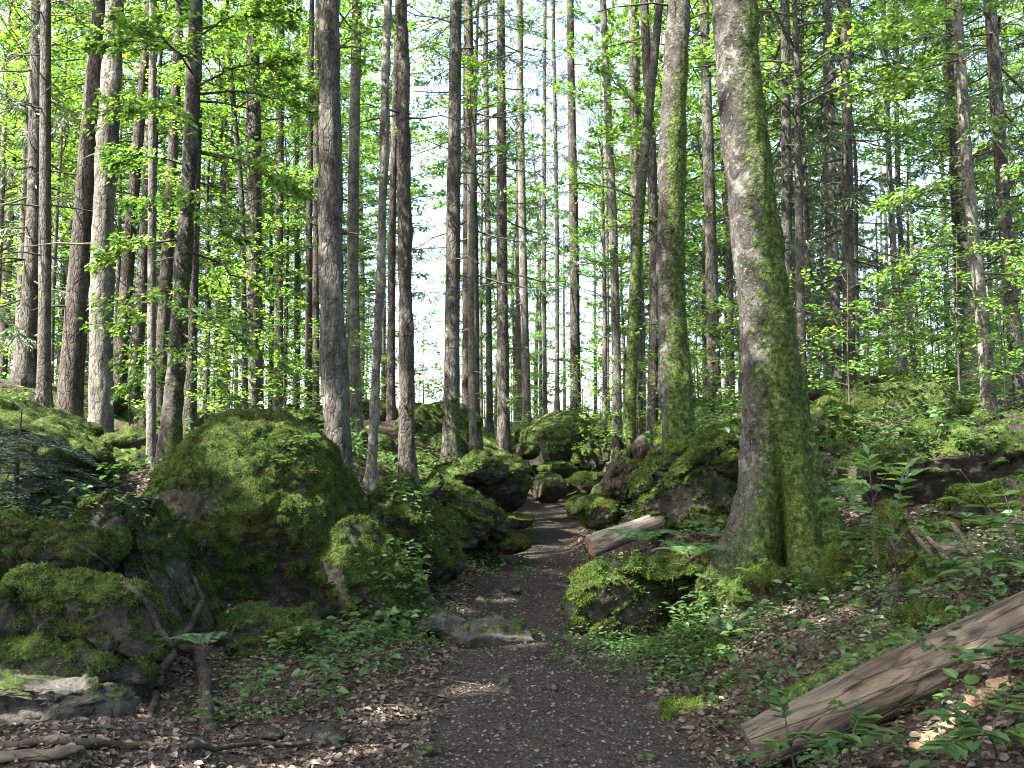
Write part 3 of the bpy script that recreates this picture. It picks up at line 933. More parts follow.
def spruce_crown(name, seed, z0, z1, Rmax, nb, twl=.14, mat=None, sparse=1.0):
    g = np.random.default_rng(seed)
    mb = MB()
    up = np.array([0, 0, 1.0])
    for i in range(nb):
        f = ((i + g.random()) / nb)
        h = z0 + (z1 - z0) * f
        az = i * 2.4 + g.normal() * .6
        Lb = Rmax * (1.0 - .75 * f) * g.uniform(.45, 1.1)
        dr = np.array([math.cos(az), math.sin(az), 0])
        s = np.linspace(0, 1, 7)[:, None]
        Q = up * h + dr * Lb * s + up * Lb * (-.42 * s + .22 * s * s + .03 * g.normal(size=(7, 1)) * s)
        V, F = tube(Q, np.linspace(.022, .005, 7), 4)
        mb.add(V, F, 0)
        nt = int(Lb * 17 * sparse) + 3
        u = np.sqrt(g.uniform(.05, 1, nt))
        A = np.stack([np.interp(u * 6, np.arange(7), Q[:, j]) for j in range(3)], 1)
        sd = np.array([-dr[1], dr[0], 0])
        sg = np.where(g.random((nt, 1)) < .5, -1.0, 1.0)
        td = unit(dr * .45 + sd * sg * g.uniform(.2, .9, (nt, 1)) + up * g.uniform(-.95, -.15, (nt, 1)))
        tl = (.20 + .38 * (1 - u)) * g.uniform(.6, 1.2, nt) * min(1, Lb)
        per = 7
        r = (np.arange(per)[None] + g.random((nt, per))) / per
        P = A[:, None] + td[:, None] * (tl[:, None] * r)[..., None]
        D = td[:, None] + g.normal(size=(nt, per, 3)) * .45
        P, D = P.reshape(-1, 3), D.reshape(-1, 3)
        Nn = g.normal(size=P.shape) + up * .5
        V, F = quad_leaves(P, D, Nn, twl * g.uniform(.6, 1.3, len(P)), .022)
        mb.add(V, F, 1)
    return mb.mesh(name, [M_TWIG, mat or M_NEEDLE], False)


CR_BROAD = [broad_crown("broad_crown", 300 + k, 0, 9, 3.0, 42, .095, 10500, M_LEAF) for k in range(3)]
CR_FAR = [broad_crown("far_broad_crown", 320 + k, 0, 12, 3.0, 54, .155, 9500, M_LEAF_FAR, rise=.15) for k in range(5)]
CR_SHADE = [broad_crown("shade_crown", 340 + k, 0, 10, 4.4, 50, .17, 10000, M_LEAF) for k in range(3)]
CR_SPRUCE = [spruce_crown("spruce_crown", 360 + k, 0, 11, 1.8, 40) for k in range(4)]
CR_DENSE = [spruce_crown("drooping_spruce_crown", 390 + k, 0, 14, 2.3, 62, sparse=1.5) for k in range(2)]
CR_YOUNG = [spruce_crown("young_spruce_crown", 380 + k, 0, 6.5, 1.7, 60, sparse=1.2) for k in range(2)]
CR_SPRUCE_LOW = [spruce_crown("sparse_spruce_crown", 370 + k, 0, 15, 2.2, 48, sparse=.85) for k in range(3)]

BARK = {'S': M_SPRUCE, 'R': M_RED, 'G': M_GREY, 'B': M_BEECH}
TREE = {}
for (name, key, pts, d, wb, wtop, bk, moss, stubs, label) in TREES:
    sd = nseed()
    g = np.random.default_rng(sd)
    W = [at(px, py, d) for px, py in pts]
    base = np.array([W[0][0], W[0][1], float(gz(W[0][0], W[0][1])[0])])
    top = W[-1]
    # below the soil and on upward beyond the frame
    lean = (W[-1] - W[-2]) / (W[-1][2] - W[-2][2])
    Htot = max(15, top[2] + 8) if key != 'k' else top[2] + 3
    dz = Htot - top[2]
    W2 = [W[0] + (W[0] - W[1]) / np.linalg.norm(W[0] - W[1]) * (max(0, W[0][2] - base[2]) + .35)] + W + [top + lean * dz * .5 * np.array([.8, .8, 1]), np.array([top[0] + lean[0] * dz * .6, top[1], Htot])]
    rb, rt = .92 * wb * d / FPX / 2, .92 * wtop * d / FPX / 2
    zz = np.array([p[2] for p in W2])
    rads = np.interp(zz, [base[2] - .4, base[2] + .8, top[2]], [rb, rb, rt])
    rads[-2] = rt * .7
    rads[-1] = rt * .25
    near = key in ('ee', 'dd', 'p', 'i', 'd', 'r', 's')
    flare = (.55 if bk != 'B' else .7, .28, ())
    if key == 'ee':
        flare = (2.0, .66, ((2.95, .95, 10), (3.80, .55, 16), (4.95, .65, 14), (6.05, .95, 10), (1.4, .6, 8), (4.32, -.75, 80)))
    if key == 'dd':
        flare = (.45, .4, ())
    seg, rings = (96, 200) if key == 'ee' else (56, 140) if near else (16, 40)
    mb, info = trunk_mesh(base, W2, rads, seg, rings, sd, flare, moss, near, stubs * 3, zmax_moss=3.2 if bk == 'B' else 1.2)
    root = thing(name, label, "tree", base)
    link("trunk", mb.mesh("trunk", BARK[bk]), root)
    if key in ('ee', 'dd', 'bb', 'i', 'p'):
        n = {'ee': 60000, 'dd': 22000, 'bb': 9000, 'i': 9000, 'p': 5000}[key]
        P, F, mo, _ = info
        T = tri_of(F)
        msk = (P[T[:, 0], 2] < (5.2 if key in ('ee', 'dd', 'bb') else 2.5))
        r = tufts(P + base, T[msk], None, mo, n, sd + 5, (.008, .024), .005, .5)
        if r:
            m2 = MB()
            m2.add(r[0] - base, r[1])
            link("moss", m2.mesh("moss", M_MOSSFUZZ, False), root)
    TREE[key] = (root, base, info, rt, d)
    zf = 1.55 + .50 * d           # about the top of the frame at that distance
    if name == "spruce_tree":
        low = key in ('ff', 'pair_b', 'gg', 'hh', 'v2', 'w', 'kk', 'mm', 'z', 'y1')
        me = (CR_SPRUCE_LOW if low else CR_SPRUCE)[sd % 3]
        z0 = (zf * .42 if low else max(zf * 1.15, 11)) + g.uniform(-1, 1)
        sc = g.uniform(.85, 1.1)
        if key in ('ff', 'pair_b', 'gg'):
            me, z0 = CR_DENSE[sd % 2], zf * .38
        if key == 'ff':
            z0 = 3.6
    else:
        me = (CR_SHADE if key in ('ee', 'dd') else CR_BROAD)[sd % 3]
        z0 = zf * .9 + g.uniform(0, 1.5)
        sc = g.uniform(.8, 1.0) if name == "beech_tree" else .6
        if key in ('ee', 'dd'):
            z0 = 13.0
        if key == 'k':
            z0, sc = 4.2, .55
    zl = max(z0 - base[2], 1.0)
    rec = info[3]
    cx_, cy2 = np.interp(zl, rec[:, 0], rec[:, 1]), np.interp(zl, rec[:, 0], rec[:, 2])
    c = link("crown", me, root, (cx_, cy2, zl))
    c.rotation_euler = (0, 0, g.uniform(0, 6.28))
    c.scale = (sc, sc, sc)


def bough(key, h_px, tip, n_leaf, leaf, width, root_px=None, sag=.12):
    """a leafy bough of a near tree, from its trunk to the point tip (px, py, distance)"""
    root, base, info, rt, d = TREE[key]
    rec = info[3]
    z = at(512, h_px, d)[2] - base[2]
    o = np.array([np.interp(z, rec[:, 0], rec[:, 1]), np.interp(z, rec[:, 0], rec[:, 2]), z])
    mb = MB()
    spray_geo(mb, o, at(*tip) - base, np.random.default_rng(nseed()), n_leaf, leaf, width, sag, .018, True)
    return link("branch", mb.mesh("branch", [M_TWIG, M_LEAF], False), root)


# leafy boughs of the beech behind the domed boulder: tiers of sprays at left
for (h, px, py, d, n, wd) in [(60, 95, 40, 10.5, 320, 1.2), (75, 130, 20, 9.8, 320, 1.1), (90, 290, 60, 11.0, 380, 1.2), (95, 330, 110, 12.2, 340, 1.2),
                              (120, 120, 110, 10.2, 320, 1.1), (150, 300, 190, 11.5, 320, 1.1), (165, 110, 160, 11.4, 260, 1.0), (40, 260, 10, 11.3, 380, 1.2),
                              (20, 140, -20, 10.8, 340, 1.2), (30, 300, 20, 12.4, 360, 1.2), (190, 240, 240, 10.6, 220, .9), (200, 130, 215, 10.6, 200, .9),
                              (290, 105, 330, 9.9, 180, .8), (310, 250, 345, 10.6, 160, .8), (345, 120, 392, 10.4, 120, .7), (330, 230, 400, 10.8, 130, .7),
                              (240, 90, 260, 11.0, 200, .9), (250, 270, 300, 12.4, 180, .9)]:
    bough('i', h, (px, py, d), n * 2, .072, wd * 1.15)
for (h, px, py, d, n, wd) in [(110, 300, 80, 15.0, 300, 1.4), (190, 300, 190, 15.0, 260, 1.3), (260, 210, 290, 15.0, 220, 1.2), (330, 290, 370, 15, 160, 1.0), (60, 190, 60, 15.2, 260, 1.3)]:
    bough('k', h, (px, py, d), n * 2, .08, wd * 1.15)
for (h, px, py, d, n, wd) in [(250, 700, 215, 14.2, 120, .9), (330, 690, 330, 13.6, 100, .8), (200, 560, 180, 15, 160, 1.0), (120, 590, 60, 15, 200, 1.1), (150, 700, 100, 16, 160, 1.0)]:
    bough('bb', h, (px, py, d), n, .07, wd)
for (h, px, py, d, n, wd) in [(60, 860, 120, 12.5, 200, 1.0), (100, 1030, 190, 12.5, 220, 1.0), (230, 880, 290, 12.8, 180, .9), (250, 1030, 270, 12.0, 180, .9), (10, 900, 40, 13, 240, 1.0), (180, 880, 210, 13.4, 200, .9)]:
    bough('jj', h, (px, py, d), int(n * 1.7), .08, wd * 1.1)
for (h, px, py, d, n, wd) in [(90, 930, 130, 14, 180, 1.0), (200, 1040, 230, 14, 180, 1.0), (20, 960, 10, 14, 220, 1.1)]:
    bough('kk', h, (px, py, d), int(n * 1.7), .08, wd * 1.1)

# ------------------------------------------------------------------ background wood: every trunk a tree of its own
def plain_trunk(seed, H, r, bk, bend):
    g = np.random.default_rng(seed)
    P = [(0, 0, -.6), (g.normal() * bend * .3, 0, H * .3), (g.normal() * bend, 0, H * .65), (g.normal() * bend * 1.4, 0, H)]
    mb, info = trunk_mesh(np.zeros(3), P, [r, r * .82, r * .5, r * .1], 9, 22, seed, (.5, .3, ()), .12, False, 12)
    return mb.mesh("trunk", BARK[bk])


TR_SPR = [plain_trunk(400 + k, 24, .17, 'SRSG'[k], .12) for k in range(4)]
TR_BRD = [plain_trunk(410 + k, 15, .11, 'BBG'[k], .35) for k in range(3)]
g = np.random.default_rng(55)
placed = [tuple(TREE[k][1][:2]) for k in TREE]


def spot(dmin, dmax, sep, spread=.56):
    for _ in range(400):
        d = math.sqrt(g.uniform(dmin**2, dmax**2))
        x = g.uniform(-spread, spread) * d
        px = 512 + x / d * FPX
        if abs(px - 430) < 16 + (1300 / d if d > 22 else 0) and g.random() < .9:
            continue
        if abs(x - path_x(d)) < 1.3 and d < 32:
            continue
        if all((x - a) ** 2 + (d - b) ** 2 > sep**2 for a, b in placed):
            placed.append((x, d))
            return x, d
    return None


def wood_tree(name, label, group, trunk, crown, x, y, sc, z0, csc):
    b = gpt(x, y)
    r = thing(name, label, "tree", b, group)
    t = link("trunk", trunk, r)
    t.scale = (sc, sc, sc)
    t.rotation_euler = (0, 0, g.uniform(0, 6.28))
    c = link("crown", crown, r, (0, 0, z0))
    c.scale = (csc, csc, csc * g.uniform(.85, 1.2))
    c.rotation_euler = (0, 0, g.uniform(0, 6.28))
    return r


for k in range(60):
    s = spot(24, 62, 1.9)
    if s:
        wood_tree("leafy_tree", "thin stemmed leafy broadleaved tree in the light, green crown nearly to the ground", "leafy trees in the bright wood behind",
                  TR_BRD[k % 3], CR_FAR[k % 5], *s, g.uniform(.8, 1.2), g.uniform(1.6, 5.0), g.uniform(.8, 1.15))
for k in range(50):
    s = spot(20, 60, 1.2)
    if s:
        low = g.random() < .5
        wood_tree("conifer_tree", "slim straight conifer trunk far back in the bright wood, dark crown high above", "far conifers in the bright wood behind",
                  TR_SPR[k % 4], (CR_SPRUCE_LOW if low else CR_SPRUCE)[k % 3], *s, g.uniform(.65, 1.15), g.uniform(4, 8) if low else g.uniform(13, 16), g.uniform(.5, .8))
for k in range(36):
    s = spot(14.5, 30, 1.5)
    if s:
        wood_tree("understorey_beech", "young beech with light green layered leaves between the front trunks and the crest", "young beeches between trunks and crest",
                  TR_BRD[k % 3], CR_BROAD[k % 3], *s, g.uniform(.5, .8), g.uniform(2.2, 6.0), g.uniform(.7, 1.0))
for k in range(18):
    s = spot(18, 36, 1.2)
    if s:
        wood_tree("young_spruce", "young dark spruce with boughs almost to the ground among the far trunks", "young dark spruces among the far trunks",
                  TR_BRD[2], CR_YOUNG[k % 2], *s, g.uniform(.45, .65), g.uniform(.3, 2.5), g.uniform(.7, 1.15))
# ------------------------------------------------------------------ boulders
MR = "mossy_boulder"
rock_px(MR, "largest domed boulder thickly covered in green moss left of the path", 258, 546, 10.0, 108, 128, 1.15, 11, sub=7, fuzz=95000, moss=.76, ncut=1, blocks=0, shape=.90,
        cuts=[((-.75, -.35, -.62), .62), ((.15, -.8, -.55), .72), ((.9, -.1, .35), .9)], low=.09)
rock_px(MR, "sloping mossy slab leaning on the domed boulder's right flank", 376, 588, 9.5, 64, 70, .7, 23, sub=6, blocks=0, fuzz=30000, moss=.55, ncut=2, cuts=[((.75, -.15, .65), .42), ((-.2, -.9, -.3), .6), ((.7, .2, .7), .5)], rot=-.2)
rock_px(MR, "grey flecked lower boulder below the dark crack beside the domed boulder", 142, 604, 8.4, 92, 116, .7, 31, sub=7, fuzz=30000, moss=.44, ncut=4, cuts=[((.8, -.2, .55), .45), ((-.2, -.9, .1), .6)], rot=.1)
rock_px(MR, "broad mossy boulder behind the pale rock slab at lower left", 48, 640, 7.3, 112, 72, .7, 43, sub=7, fuzz=26000, moss=.42, ncut=4, cuts=[((0, -.9, .2), .62), ((.1, -.1, 1), .72)])
rock_px(MR, "low green mossy ledge above the broad mossy boulder", 32, 552, 8.0, 88, 46, .6, 47, sub=6, fuzz=20000, moss=.75, ncut=3, cuts=[((.25, 0, 1), .6)])
rock_px(MR, "steep mossy boulder sloping down behind the blue green fir sapling", -10, 462, 10.6, 122, 82, 1.3, 53, sub=6, fuzz=34000, moss=.75, ncut=2, cuts=[((.55, -.1, .8), .55), ((.1, -.9, .15), .65)])
rock_px(MR, "olive stained rock tucked under the domed boulder's base", 280, 655, 8.6, 78, 50, .6, 59, sub=6, fuzz=9000, moss=.42, ncut=4)
rock_px(MR, "upright mossy boulder between the leaning slab and the wedge boulder", 408, 540, 11.3, 54, 62, .7, 61, sub=6, fuzz=22000, moss=.56, ncut=4, cuts=[((.8, -.2, .5), .55)])
rock_px(MR, "wedge shaped mossy boulder with bare grey flank left of the path", 450, 512, 13.4, 54, 46, .8, 67, sub=6, fuzz=22000, moss=.48, ncut=3, cuts=[((.55, -.3, .75), .5), ((-.6, -.2, .7), .6), ((.5, -.85, .1), .55)])
rock_px(MR, "yellow mossed boulder just beyond the wedge boulder", 494, 484, 16.5, 40, 30, .8, 71, sub=5, fuzz=12000, moss=.6, ncut=4)
rock_px(MR, "small mossed rock between yellow mossed boulder and wedge boulder", 478, 470, 15.6, 34, 20, .6, 73, sub=5, fuzz=6000, moss=.6)
rock_px(MR, "shadowed mossy mound behind the smooth reddish spruce", 425, 440, 20, 58, 40, 1.5, 79, sub=5, fuzz=14000, moss=.6)
rock_px(MR, "dark mossed boulder between pale speckled trunk and smooth reddish spruce", 386, 470, 15.5, 40, 34, .9, 83, sub=5, fuzz=9000, moss=.55)
rock_px("mossy_mound", "mossy mound with rotten stump at the far end of the path", 560, 444, 24, 50, 36, 1.3, 89, sub=5, fuzz=12000, moss=.7, cat="mound")
rock_px(MR, "leafy green mound right of the rotten stump mound", 606, 460, 22, 34, 22, 1.0, 97, sub=5, fuzz=7000, moss=.8)
rock_px("dark_rock", "small dark flat topped rock below the slim sunlit trunk", 526, 451, 22, 14, 9, .4, 101, sub=4, moss=.2, cat="rock", fuzz=800)
rock_px("dark_rock", "rounded dark mossy rock on the path's bend", 548, 488, 18.6, 20, 15, .4, 103, sub=5, moss=.3, cat="rock", fuzz=2500)
rock_px(MR, "big mossy boulder leaning against the largest beech's left side", 698, 478, 10.2, 66, 58, .8, 107, sub=7, fuzz=46000, moss=.62, ncut=3, cuts=[((-.75, -.2, .55), .5), ((-.4, -.75, -.3), .6), ((-.6, 0, .8), .62)])
rock_px(MR, "ferny mossy boulder jutting into the path on its right edge", 612, 606, 9.2, 50, 42, .5, 109, sub=6, fuzz=24000, moss=.6, ncut=4, cuts=[((-.1, -.9, -.3), .6)])
rock_px(MR, "rounded mossy boulder behind the largest beech's right side", 826, 432, 12.2, 32, 30, .5, 113, sub=6, fuzz=14000, moss=.7)
rock_px(MR, "long leafy mossy rise below the close spruce pair", 890, 425, 14.5, 84, 34, 1.2, 127, sub=6, fuzz=20000, moss=.75)
rock_px("rock_ledge", "dark overhanging rock ledge with plants on top at right", 955, 482, 9.6, 112, 66, .8, 131, sub=6, fuzz=14000, moss=.34, ncut=5, cuts=[((0, -.9, -.4), .45)], mat=M_SOILROCK, cat="rock")
rock_px(MR, "mossy boulder between the largest beech and the dark rock ledge", 872, 482, 10.0, 38, 34, .45, 139, sub=6, fuzz=12000, moss=.55)
rock_px(MR, "dark mossy boulder at the right edge below the ledge and above the grey weathered log", 1000, 512, 8.6, 46, 34, .4, 145, sub=6, fuzz=12000, moss=.42)
rock_px(MR, "yellow green mossy hump on top of the dark rock ledge", 930, 436, 11.4, 30, 15, .4, 137, sub=5, fuzz=9000, moss=.9)
rock_px("mossy_stone", "bright mossy stone hump in the dead leaves right of the path", 738, 654, 7.6, 43, 18, .28, 149, sub=6, fuzz=14000, moss=.85, cat="stone", rough=2.2, low=.3)
rock_px("mossy_stone", "small square mossy stone below the bright mossy hump", 738, 687, 7.0, 23, 12, .16, 151, sub=5, fuzz=5000, moss=.6, cat="stone", rough=2.2, low=.3)
rock_px("mossy_stone", "flat grey green stone at the path's right edge below the small square stone", 683, 718, 6.5, 34, 15, .22, 157, sub=5, fuzz=5000, moss=.5, cat="stone", rough=2.2, low=.3)
rock_px("mossy_stone", "low mossy stone on the bank left of the largest beech's roots", 668, 566, 8.9, 46, 13, .35, 163, sub=5, fuzz=9000, moss=.8, cat="stone", rough=2.2, low=.3)
rock_px("mossy_stone", "mossy hump at the foot of the largest beech", 770, 581, 7.9, 34, 15, .22, 167, sub=5, fuzz=9000, moss=.85, cat="stone", rough=2.2, low=.3)
rock_px("mossy_stone", "pointed mossy hump against the largest beech's right root", 834, 570, 7.75, 19, 24, .16, 173, sub=5, fuzz=7000, moss=.85, cat="stone", rough=2.2, low=.3)
rock_px("mossy_stone", "mossy lumps half buried beside the path's left edge among clover leaves", 375, 701, 7.6, 41, 25, .3, 179, sub=5, fuzz=9000, moss=.6, cat="stone", rough=2.2, low=.3)
rock_px("path_rock", "pale cracked flat rock embedded at the path's left edge", 484, 636, 9.0, 52, 17, .5, 181, sub=6, moss=-.25, rough=.7, ncut=22, low=.3, mat=M_PALEROCK, cat="rock")
rock_px("path_rock", "long pale rock rib running beside the leaning slab", 440, 622, 9.2, 34, 12, .5, 183, sub=5, moss=-.2, rough=.7, ncut=18, low=.3, mat=M_PALEROCK, cat="rock")
for (px, py, d, s, lab) in [(516, 590, 11.3, 6, "tiny pale stone by the left verge above the pale cracked rock"), (440, 692, 7.4, 9, "small grey stone on the path below the pale rock rib"),
                            (418, 668, 7.8, 7, "small pale stone beside the clover leaves"), (320, 742, 6.0, 26, "flat half buried grey stone at the bottom edge beside the dark branch"),
                            (596, 668, 7.9, 4, "tiny pale pebble alone on the right half of the path"), (270, 735, 6.1, 14, "flat pale stone near the dark branch's thin end"),
                            (428, 750, 5.6, 12, "grey stone at the bottom of the path's left side"), (655, 708, 6.6, 9, "grey stone touching the flat grey green stone"),
                            (552, 688, 7.1, 8, "dark stub of stone in the middle of the path")]:
    rock_px("small_stone", lab, px, py, d, s, s * .6, s * d / FPX, nseed() * 3, sub=4, moss=-.1, ncut=6, rough=1.5, mat=M_PALEROCK if "dark" not in lab else M_SOILROCK, cat="stone")
for (px, py, d, wx, wz, lab) in [(590, 486, 16.5, 22, 14, "mossed rock beside the rotten stump's far side"), (598, 512, 12.6, 24, 16, "leafy grey rock below the knotted roots of the rotten stump"),
                                 (668, 440, 13, 22, 22, "mossy lump between the sunlit beech and the rotten stump"), (515, 545, 13.5, 18, 10, "low mossy stone at the wedge boulder's foot by the path"),
                                 (512, 522, 15.5, 20, 8, "flat dark mossy stone beside the path past the wedge boulder"), (555, 470, 22, 24, 8, "stone step across the far end of the path"),
                                 (540, 462, 24, 20, 7, "higher stone step at the far end of the path"), (580, 508, 13.2, 14, 12, "small rock at the knotted root's end by the path"),
                                 (130, 480, 12, 36, 16, "low dark mossy rock between pale grey trunk and domed boulder"), (925, 620, 6.3, 40, 16, "moss covered hump against the fallen log's upper side")]:
    rock_px("mossy_rock", lab, px, py, d, wx, wz, wx * d / FPX * .9, nseed() * 5, sub=5, fuzz=4500, moss=.6, cat="rock", rough=1.6, low=.25)

g = np.random.default_rng(64)
for k in range(34):
    px, py = g.uniform(640, 1010), g.uniform(520, 640)
    d = 10.5 - (py - 500) * .022 + g.normal() * .3
    if k >= 24:
        px, py, d = g.uniform(780, 1000), g.uniform(440, 520), g.uniform(9.5, 12)
    p = at(px, py, d)
    if abs(p[0] - path_x(p[1])) < path_w(p[1]) + .25:
        continue
    p[2] = float(gz(p[0], p[1])[0]) - .02
    s_ = g.uniform(.08, .24)
    rock("bank_rock", "half buried mossy stone in the undergrowth of the bank around the largest beech", "stone", p, (s_ * 1.4, s_, s_ * .65), 1300 + k, ncut=6, sub=5, moss=.55, rough=2.0, low=.3, fuzz=3500, rot=g.uniform(0, 3), group="half buried stones on the right bank")

for k in range(70):
    d = g.uniform(12, 30)
    x = g.uniform(-.5, .5) * d
    if abs(x - path_x(d)) < path_w(d) + .8:
        continue
    s_ = g.uniform(.15, .5)
    p = gpt(x, d) + np.array([0, 0, s_ * .1])
    rock("forest_rock", "mossy rock on the wooded slope among the middle trunks", "rock", p, (s_ * 1.4, s_, s_ * .75), 1500 + k, ncut=6, sub=5, moss=.5, rough=1.6, low=.25, fuzz=2500, rot=g.uniform(0, 3), group="mossy rocks among the middle trunks")

for k in range(16):
    d = g.uniform(5.2, 12)
    x = path_x(d) + g.choice([-1, 1]) * g.uniform(.3, 1.25) * path_w(d)
    s_ = g.uniform(.025, .075)
    rock("path_stone", "small grey stone half sunk in the trodden path or its edge", "stone", gpt(x, d) + np.array([0, 0, s_ * .05]), (s_ * 1.4, s_, s_ * .6), 1700 + k, ncut=12, sub=4, moss=-.2, rough=.8, low=.3, mat=M_PALEROCK, rot=g.uniform(0, 3), group="small stones sunk in the path")

# ------------------------------------------------------------------ logs, stumps, roots, branches
def log(name, label, A, B, ra, rb, mat, seed, capA=None, moss=0.0, cat="log", seg=40, rings=70, rough=1.0, bend=.0, fuzz=0, topmoss=0.0):
    """a felled trunk from A to B with a sawn face at A"""
    g = np.random.default_rng(seed)
    A, B = np.asarray(A, float), np.asarray(B, float)
    L = np.linalg.norm(B - A)
    ex = (B - A) / L
    ey = unit(np.cross([0, 0, 1.0], ex))
    ez = np.cross(ex, ey)
    s = np.linspace(0, 1, rings)
    th = np.linspace(0, 2 * math.pi, seg, endpoint=False)
    Sg, Th = np.meshgrid(s, th, indexing='ij')
    rad = ra + (rb - ra) * Sg
    q = np.stack([Sg * L, np.cos(Th), np.sin(Th)], -1).reshape(-1, 3)
    n = fbm(q * np.array([1.2, 1.3, 1.3]) + seed, seed, 4) * .15 + fbm(q * np.array([2.0, 5, 5]) + seed, seed + 2, 4) * .09 * rough + .10 * rough * sstep(.45, .7, fbm(q * np.array([2.6, 1.6, 1.6]) + 5.5, seed + 4, 2))
    rad = rad * (1 + n.reshape(rad.shape))
    X = Sg * L
    sagz = bend * np.sin(Sg * math.pi)
    Pl = np.stack([X, np.cos(Th) * rad, np.sin(Th) * rad + sagz], -1).reshape(-1, 3)
    a = (np.arange(rings - 1)[:, None] * seg + np.arange(seg)[None])
    b = (np.arange(rings - 1)[:, None] * seg + (np.arange(seg)[None] + 1) % seg)
    F = np.stack([a, a + seg, b + seg, b], -1).reshape(-1, 4)
    Rm = np.stack([ex, ey, ez])
    mo = np.clip(moss + topmoss * np.sin(Th).ravel() + .2 * fbm(q * 2, seed + 9, 3), 0, 1)
    mb = MB()
    mb.add(Pl, F, 0, mo)
    o = link(name, mb.mesh(name, mat), None, A)
    o.rotation_mode = 'QUATERNION'
    from mathutils import Matrix
    o.rotation_quaternion = Matrix([list(r) for r in Rm.T]).to_quaternion()
    tag(o, label, cat)
    # sawn ends
    for (row, sgn, nm) in ((0, -1, "cut_face"), (rings - 1, 1, "cut_face")):
        ring = Pl[row * seg:(row + 1) * seg]
        c = ring.mean(0)
        vs, fs = [], []
        for j, f in enumerate((1.0, .85, .65, .45, .25, .08)):
            vs.append(c + (ring - c) * f + np.array([sgn * (.004 + .006 * g.random()), 0, 0]) * (j > 0))
        Vc = np.concatenate(vs)
        for j in range(5):
            aa = j * seg + np.arange(seg)
            bb = j * seg + (np.arange(seg) + 1) % seg
            fs.append(np.stack([aa, bb, bb + seg, aa + seg], 1) if sgn < 0 else np.stack([bb, aa, aa + seg, bb + seg], 1))
        m2 = MB()
        m2.add(Vc, np.concatenate(fs))
        k = 5 * seg
        m2.add(Vc[k:], [list(range(seg))] if sgn < 0 else [list(range(seg))[::-1]])
        link(nm, m2.mesh(nm, capA or mat), o)
    if fuzz:
        W = Pl @ Rm + A
        T = tri_of(F)
        r = tufts(W, T, None, mo, fuzz, seed + 3, (.01, .03), .006, .45)
        if r:
            m3 = MB()
            m3.add((r[0] - A) @ Rm.T, r[1])
            link("moss", m3.mesh("moss", M_MOSSFUZZ, False), o)
    return o


def stick(name, label, pts, r0, r1, mat, cat="branch", seg=8, group=None, moss=0.0, n=24, seed=1):
    P = np.asarray(pts, float)
    t = np.linspace(0, len(P) - 1, n)
    Q = np.stack([np.interp(t, np.arange(len(P)), P[:, j]) for j in range(3)], 1)
    Q = Q + fbm(Q * 5 + seed, seed, 3)[:, None] * r0 * np.array([.6, .6, .9])
    rr = np.linspace(r0, r1, n) * (1 + .25 * vnoise(Q * 9, seed) + .2 * vnoise(Q * 25, seed + 1))
    rr[0] = rr[-1] = .001
    V, F = tube(Q - P[0], rr, seg)
    mb = MB()
    mb.add(V, F, 0, moss)
    o = link(name, mb.mesh(name, mat), None, P[0])
    return tag(o, label, cat, group) if label else o


log("fallen_log", "grey debarked fallen log with sawn end rising to the right edge", at(752, 748, 5.25), at(1080, 600, 5.15), .130, .160, M_LOG, 201, M_LOG, 0, seg=64, rings=140, rough=1.3)
rock_px("rock_slab", "thick flaky grey slab with pale top lying before the broad mossy boulder", 40, 710, 6.35, 86, 40, .26, 197, sub=6, moss=-.12, rough=1.2, ncut=5, shape=.5, low=.2, blocks=8, bamp=.9, strata=.03,
        cuts=[((.1, -.15, 1), .62)], mat=M_PALEROCK, cat="rock")
log("mossy_log", "sunken mossy log lying just behind the grey fallen log", at(770, 712, 6.0), at(915, 640, 6.1), .07, .10, M_ROOT, 203, None, .65, fuzz=16000, topmoss=.3)
log("cut_log", "short sawn log with pale orange cut face at the path's right edge", at(590, 546, 9.9), at(664, 519, 10.15), .105, .095, M_BARELOG, 205, M_PALEWOOD, .12, topmoss=.1, fuzz=1200)
log("weathered_log", "grey weathered log lying below the dark rock ledge at right", at(935, 556, 7.6), at(1085, 545, 8.4), .10, .11, M_LOG, 207, None, .15, fuzz=1500, topmoss=.2)
log("mossy_trunk_piece", "mossy fallen trunk leaning up behind the rotten stump", at(640, 478, 13.9), at(700, 418, 15.6), .13, .10, M_ROOT, 209, None, .6, fuzz=4000, topmoss=.3)
bpy.context.view_layer.update()
DG = bpy.context.evaluated_depsgraph_get()


def on_surface(px, py, lift=0.0, default=8.0):
    a = at(px, py, 10.0) - CAM
    ok, loc, nrm, _i, _o, _m = S.ray_cast(DG, Vector(CAM), Vector(unit(a)))
    if not ok or loc.y > 40:
        return at(px, py, default)
    return np.array(loc) + np.array(nrm) * lift


stick("dead_branch", "long dark fallen branch across the bottom left ground", [on_surface(*p, .02, 5.7) for p in [(-40, 752), (20, 748), (60, 746), (105, 747), (150, 747), (185, 751), (215, 752), (260, 746), (320, 744)]], .030, .010, M_ROT, n=40, seed=4)
stick("dead_branch", "short pale barked branch piece at the bottom left corner", [on_surface(*p, .035, 5.4) for p in [(-30, 766), (10, 763), (45, 760), (86, 756)]], .034, .026, M_LOG, seed=9)
